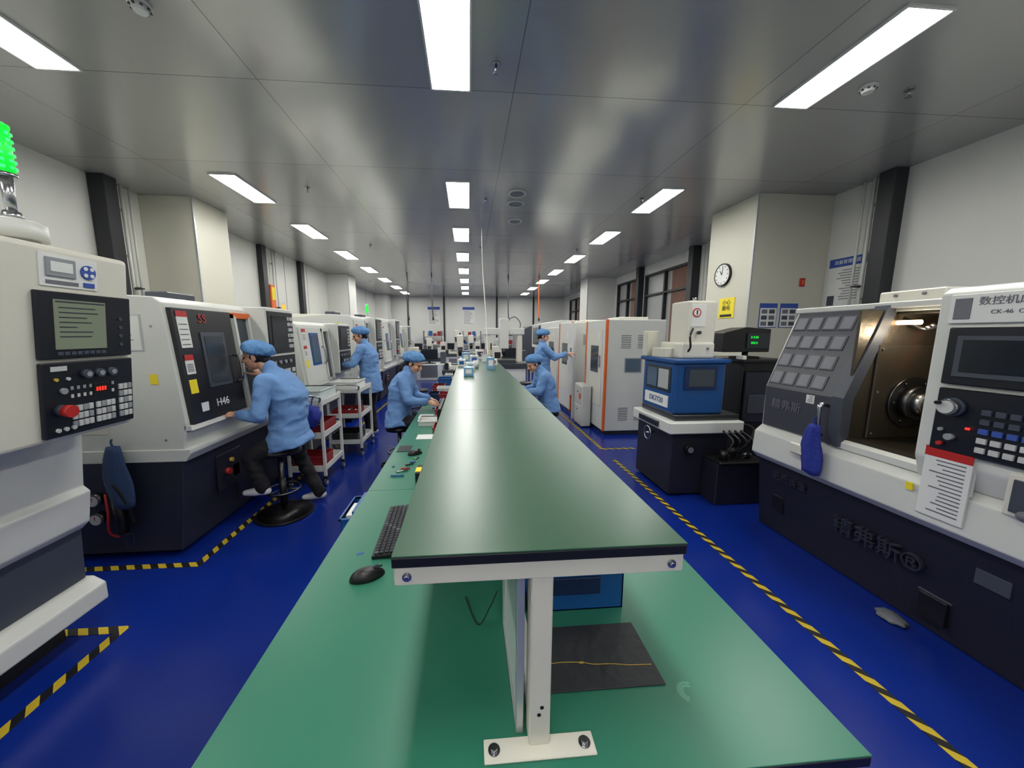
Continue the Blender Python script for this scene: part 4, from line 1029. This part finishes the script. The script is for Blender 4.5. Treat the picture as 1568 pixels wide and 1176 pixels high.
# ------------------------------------------------------------------ far area
def microscope(x,y,s=1.0,tall=0.0):
    b=B('measuring_projector',MX(x,y))
    b.box(-0.45*s,0.45*s,-0.3*s,0.3*s,0.0,0.7,'white_paint',0.01); b.box(-0.5*s,0.5*s,-0.35*s,0.35*s,0.7,0.80,'granite',0.01)
    b.box(-0.3*s,0.3*s,-0.2*s,0.2*s,0.80,0.90,'white_warm',0.01); b.box(-0.25*s,0.25*s,-0.16*s,0.16*s,0.90,0.93,'steel_dark',0.004)
    b.box(-0.1*s,0.1*s,0.1*s,0.26*s,0.80,1.45+tall,'white_paint',0.02,seg=2); b.box(-0.09*s,0.09*s,-0.1*s,0.12*s,1.2+tall,1.5+tall,'white_warm',0.02,seg=2)
    b.cyl((0,-0.02,1.0+tall),(0,-0.02,1.2+tall),0.05*s,'black',r2=0.06*s); b.cyl((0.1*s,0,1.35+tall),(0.16*s,0,1.35+tall),0.04,'black')
    b.box(-0.44*s,-0.34*s,-0.1,0.1,0.80,0.95,'black',0.006); b.box(-0.3*s,0.3*s,-0.302*s,-0.298*s,0.1,0.6,'grid_grey',0.002)
    b.done()
microscope(-0.2,8.6,0.85,0.12); microscope(-1.4,12.9); microscope(1.35,13.6,1,0.2); microscope(0.1,13.0,1,0.1); microscope(-0.5,15.4,1.1,0.3); microscope(2.3,17.4,1.0,0.3)
b=B('tall_measuring_machine',MX(0.95,9.6))
b.box(-0.55,0.55,-0.45,0.45,0.0,0.75,'white_paint',0.01); b.box(-0.6,0.6,-0.5,0.5,0.75,0.88,'granite',0.01)
b.box(-0.5,-0.36,-0.1,0.12,0.88,1.75,'white_warm',0.01); b.box(0.36,0.5,-0.1,0.12,0.88,1.75,'white_warm',0.01); b.box(-0.55,0.55,-0.14,0.16,1.62,1.8,'white_paint',0.015)
b.box(-0.12,0.12,-0.22,-0.05,1.25,2.05,'white_paint',0.015); b.cyl((0,-0.14,1.08),(0,-0.14,1.25),0.05,'black',r2=0.07)
b.tube([(0.1,0,2.0),(0.3,0,2.1),(0.45,0,1.95),(0.45,0,1.8)],0.015,'grid_grey'); b.box(-0.3,0.3,-0.3,0.2,0.88,0.96,'steel_dark',0.006)
b.done()
def desk(x,y,w=1.3,extra=0):
    b=B('office_desk_with_computer',MX(x,y))
    b.box(-w/2,w/2,-0.35,0.35,0.72,0.75,'white_paint',0.004)
    for a in (-w/2,w/2-0.04):
        for c in (-0.35,0.31): b.box(a,a+0.04,c,c+0.04,0,0.72,'white_paint',0.003)
    b.box(-0.26,0.26,0.05,0.08,0.86,1.18,'black',0.006); b.box(-0.24,0.24,0.045,0.051,0.88,1.16,'screen_off',0.001); b.box(-0.03,0.03,0.06,0.09,0.75,0.9,'black',0.003); b.box(-0.12,0.12,0.0,0.16,0.75,0.765,'black',0.003)
    b.box(-0.22,0.22,-0.22,-0.08,0.75,0.77,'black',0.003); b.box(0.35,0.5,-0.1,0.25,0.75,1.1,'slate',0.006)
    if extra:
        b.box(-0.6,-0.32,-0.15,0.2,0.75,1.25,'white_warm',0.02,seg=2); b.cyl((-0.46,-0.05,1.25),(-0.46,-0.05,1.5),0.04,'white_paint'); b.box(-0.5,-0.42,-0.2,0.0,1.42,1.52,'white_paint',0.008); b.box(-0.55,-0.35,-0.16,-0.14,0.85,1.05,'black',0.003)
    b.done()
desk(-2.5,17.5,extra=1); desk(-0.8,18.0,extra=1); desk(0.9,17.6,extra=1); desk(3.8,18.6); desk(-1.2,10.9,extra=1); desk(3.5,16.5,extra=1); desk(1.4,11.7,extra=1); desk(-3.9,15.6,1.3,1)
def rack(x,y):
    b=B('storage_rack',MX(x,y))
    for a in (-0.5,0.46):
        for c in (-0.2,0.16): b.box(a,a+0.04,c,c+0.04,0,1.8,'grid_grey',0.003)
    for z in (0.15,0.6,1.05,1.5):
        b.box(-0.5,0.5,-0.2,0.2,z,z+0.03,'alu_frame',0.003)
        for k in range(4):
            hh=random.uniform(0.12,0.3); b.box(-0.44+k*0.23,-0.26+k*0.23,-0.15,0.12,z+0.03,z+0.03+hh,random.choice(['blue_bin','paper','white_warm','red_bin','slate']),0.006)
    b.done()
rack(-3.9,17.4); rack(2.2,19.4); rack(-1.9,19.4); rack(0.2,19.5)
# ------------------------------------------------------------------ wall things
b=B('wall_clock'); cx,cy,cz=4.18,5.66,2.60
b.cyl((cx,cy,cz),(cx-0.03,cy,cz),0.18,'black',seg=48); b.cyl((cx-0.03,cy,cz),(cx-0.033,cy,cz),0.16,'paper',seg=48)
b.torus((cx-0.03,cy,cz),0.172,0.009,'black','x',48)
for k in range(12):
    a=k*math.pi/6; b.box(cx-0.036,cx-0.033,cy+0.135*math.sin(a)-0.006,cy+0.135*math.sin(a)+0.006,cz+0.135*math.cos(a)-0.010,cz+0.135*math.cos(a)+0.010,'black',0)
b.cyl((cx-0.038,cy,cz),(cx-0.038,cy+0.05,cz+0.07),0.005,'black'); b.cyl((cx-0.040,cy,cz),(cx-0.040,cy-0.02,cz+0.12),0.004,'black'); b.done()
b=B('safety_sign'); b.box(4.172,4.179,5.36,5.70,1.90,2.22,'yellow',0.001); b.text('小心\n触电',0.09,(4.170,5.53,2.10),'-x','black'); b.box(4.170,4.172,5.4,5.66,1.92,1.96,'black',0); b.done()
for k in range(2):
    b=B('wall_notice'); x0=4.36+0.33*k; b.box(x0,x0+0.28,5.070,5.078,1.74,2.10,'paper_blue',0.001); b.box(x0+0.01,x0+0.27,5.067,5.070,1.75,2.03,'paper',0)
    for r in range(3):
        for c in range(2): b.box(x0+0.03+0.12*c,x0+0.12+0.12*c,5.065,5.067,1.77+0.09*r,1.83+0.09*r,'slate' if (r+c)%2 else 'grid_grey',0)
    b.done()
b=B('wall_poster'); b.box(XR-0.012,XR-0.004,4.52,5.02,2.03,2.72,'paper',0.001); b.box(XR-0.014,XR-0.011,4.52,5.02,2.60,2.72,'paper_blue',0); b.text('测量管理制度',0.06,(XR-0.015,4.77,2.66),'-x','text_white',ext=0.0004)
b.lines(XR-0.0135,XR-0.011,4.60,4.9,2.12,2.56,12)
b.box(XR-0.0135,XR-0.011,4.9,5.0,2.06,2.2,'slate',0); b.done()
for x0 in (-2.2,-0.3):
    b=B('wall_poster'); b.box(x0,x0+0.66,YF-0.012,YF-0.003,2.1,3.1,'paper',0.001); b.box(x0,x0+0.66,YF-0.014,YF-0.011,2.95,3.1,'paper_blue',0)
    b.lines(x0+0.06,x0+0.6,YF-0.0135,YF-0.011,2.15,2.9,11)
    b.done()
b=B('wall_switch_box'); b.box(4.95,5.03,5.06,5.08,2.35,2.47,'red',0.004); b.box(4.97,5.01,5.055,5.06,2.38,2.44,'orange',0.002); b.done()
b=B('wall_switch_box'); b.box(4.2,4.3,5.05,5.08,1.42,1.56,'white_paint',0.006); b.cyl((4.25,5.05,1.5),(4.25,5.04,1.5),0.02,'text_grey'); b.done()
def pipe(x,y,sgn):
    b=B('wall_pipe')
    b.tube([(x,y,H),(x,y,1.2)],0.022,'white_paint')
    b.tube([(x,y+0.12,H),(x,y+0.12,1.9)],0.016,'white_paint')
    for z in (3.3,2.7,2.1,1.5): b.box(min(x,x-sgn*0.06),max(x,x-sgn*0.06),y-0.03,y+0.03,z,z+0.03,'steel',0.002)
    b.cyl((x,y,2.28),(x+sgn*0.09,y,2.28),0.018,'steel_dark'); b.box(x+sgn*0.09-0.01,x+sgn*0.09+0.01,y-0.05,y+0.05,2.27,2.29,'steel_dark',0.003)
    b.done()
pipe(XL+0.08,5.48,1); pipe(XL+0.08,9.2,1); pipe(XR-0.08,4.5,-1); pipe(XR-0.08,7.7,-1)
b=B('orange_wall_box'); b.box(XL,XL+0.12,8.95,9.15,2.2,2.8,'orange',0.01); b.box(XL+0.12,XL+0.125,8.98,9.12,2.45,2.75,'yellow',0.002); b.done()
def detector(x,y):
    b=B('smoke_detector'); b.cyl((x,y,H),(x,y,H-0.02),0.06,'white_paint'); b.cyl((x,y,H-0.02),(x,y,H-0.05),0.052,'white_paint',r2=0.035)
    for k in range(8): a=k*math.pi/4; b.box(x+0.047*math.cos(a)-0.006,x+0.047*math.cos(a)+0.006,y+0.047*math.sin(a)-0.006,y+0.047*math.sin(a)+0.006,H-0.036,H-0.026,'slate',0)
    b.done()
def sprinkler(x,y):
    b=B('ceiling_sprinkler'); b.cyl((x,y,H),(x,y,H-0.01),0.035,'steel'); b.cyl((x,y,H-0.01),(x,y,H-0.05),0.010,'steel'); b.cyl((x,y,H-0.065),(x,y,H-0.062),0.022,'steel'); b.cyl((x,y,H-0.05),(x,y,H-0.065),0.004,'red'); b.done()
detector(-1.98,2.62); detector(3.28,2.95); detector(-2.72,2.45)
for x,y in [(0.23,2.95),(3.65,2.95),(0.28,5.6),(2.6,5.4),(-2.2,5.4),(0.3,8.6),(-2.2,8.6),(2.6,8.6)]: sprinkler(x,y)
for x,y in [(0.72,5.35),(0.75,5.75),(0.85,6.6)]:
    b=B('ceiling_speaker_vent'); b.cyl((x,y,H),(x,y,H-0.02),0.13,'white_paint',seg=36); b.torus((x,y,H-0.02),0.12,0.008,'white_paint'); b.cyl((x,y,H-0.02),(x,y,H-0.024),0.10,'grid_grey',seg=36); b.done()
b=B('hanging_power_cable'); b.tube([(0.28,7.1,H),(0.29,7.05,2.9),(0.33,6.7,2.0),(0.34,6.3,SZ+0.02)],0.009,'white_paint'); b.done()
for x in (-2.0,-1.2,1.4,2.5):
    b=B('hanging_air_hose'); yy=12.4+x*0.1; b.tube([(x,yy,H),(x,yy,2.6),(x+0.02,yy,2.2)],0.02,'orange' if x>2 else 'steel_dark'); b.cyl((x+0.02,yy,2.2),(x+0.02,yy,2.1),0.03,'black'); b.done()
# ------------------------------------------------------------------ world, camera
w=bpy.data.worlds.new('w'); SC.world=w; w.use_nodes=True
w.node_tree.nodes['Background'].inputs[0].default_value=(0.6,0.7,0.85,1); w.node_tree.nodes['Background'].inputs[1].default_value=0.3
cam=bpy.data.cameras.new('camera'); co=bpy.data.objects.new('camera',cam); COL.objects.link(co)
co.location=(0,0,1.65); co.rotation_euler=(math.radians(90-8.12),0,math.radians(-4.4))
cam.sensor_width=36; cam.lens=540/1568*36; cam.shift_x=25/1568; cam.clip_start=0.05
SC.camera=co
SC.view_settings.view_transform='Standard'; SC.view_settings.exposure=0.0
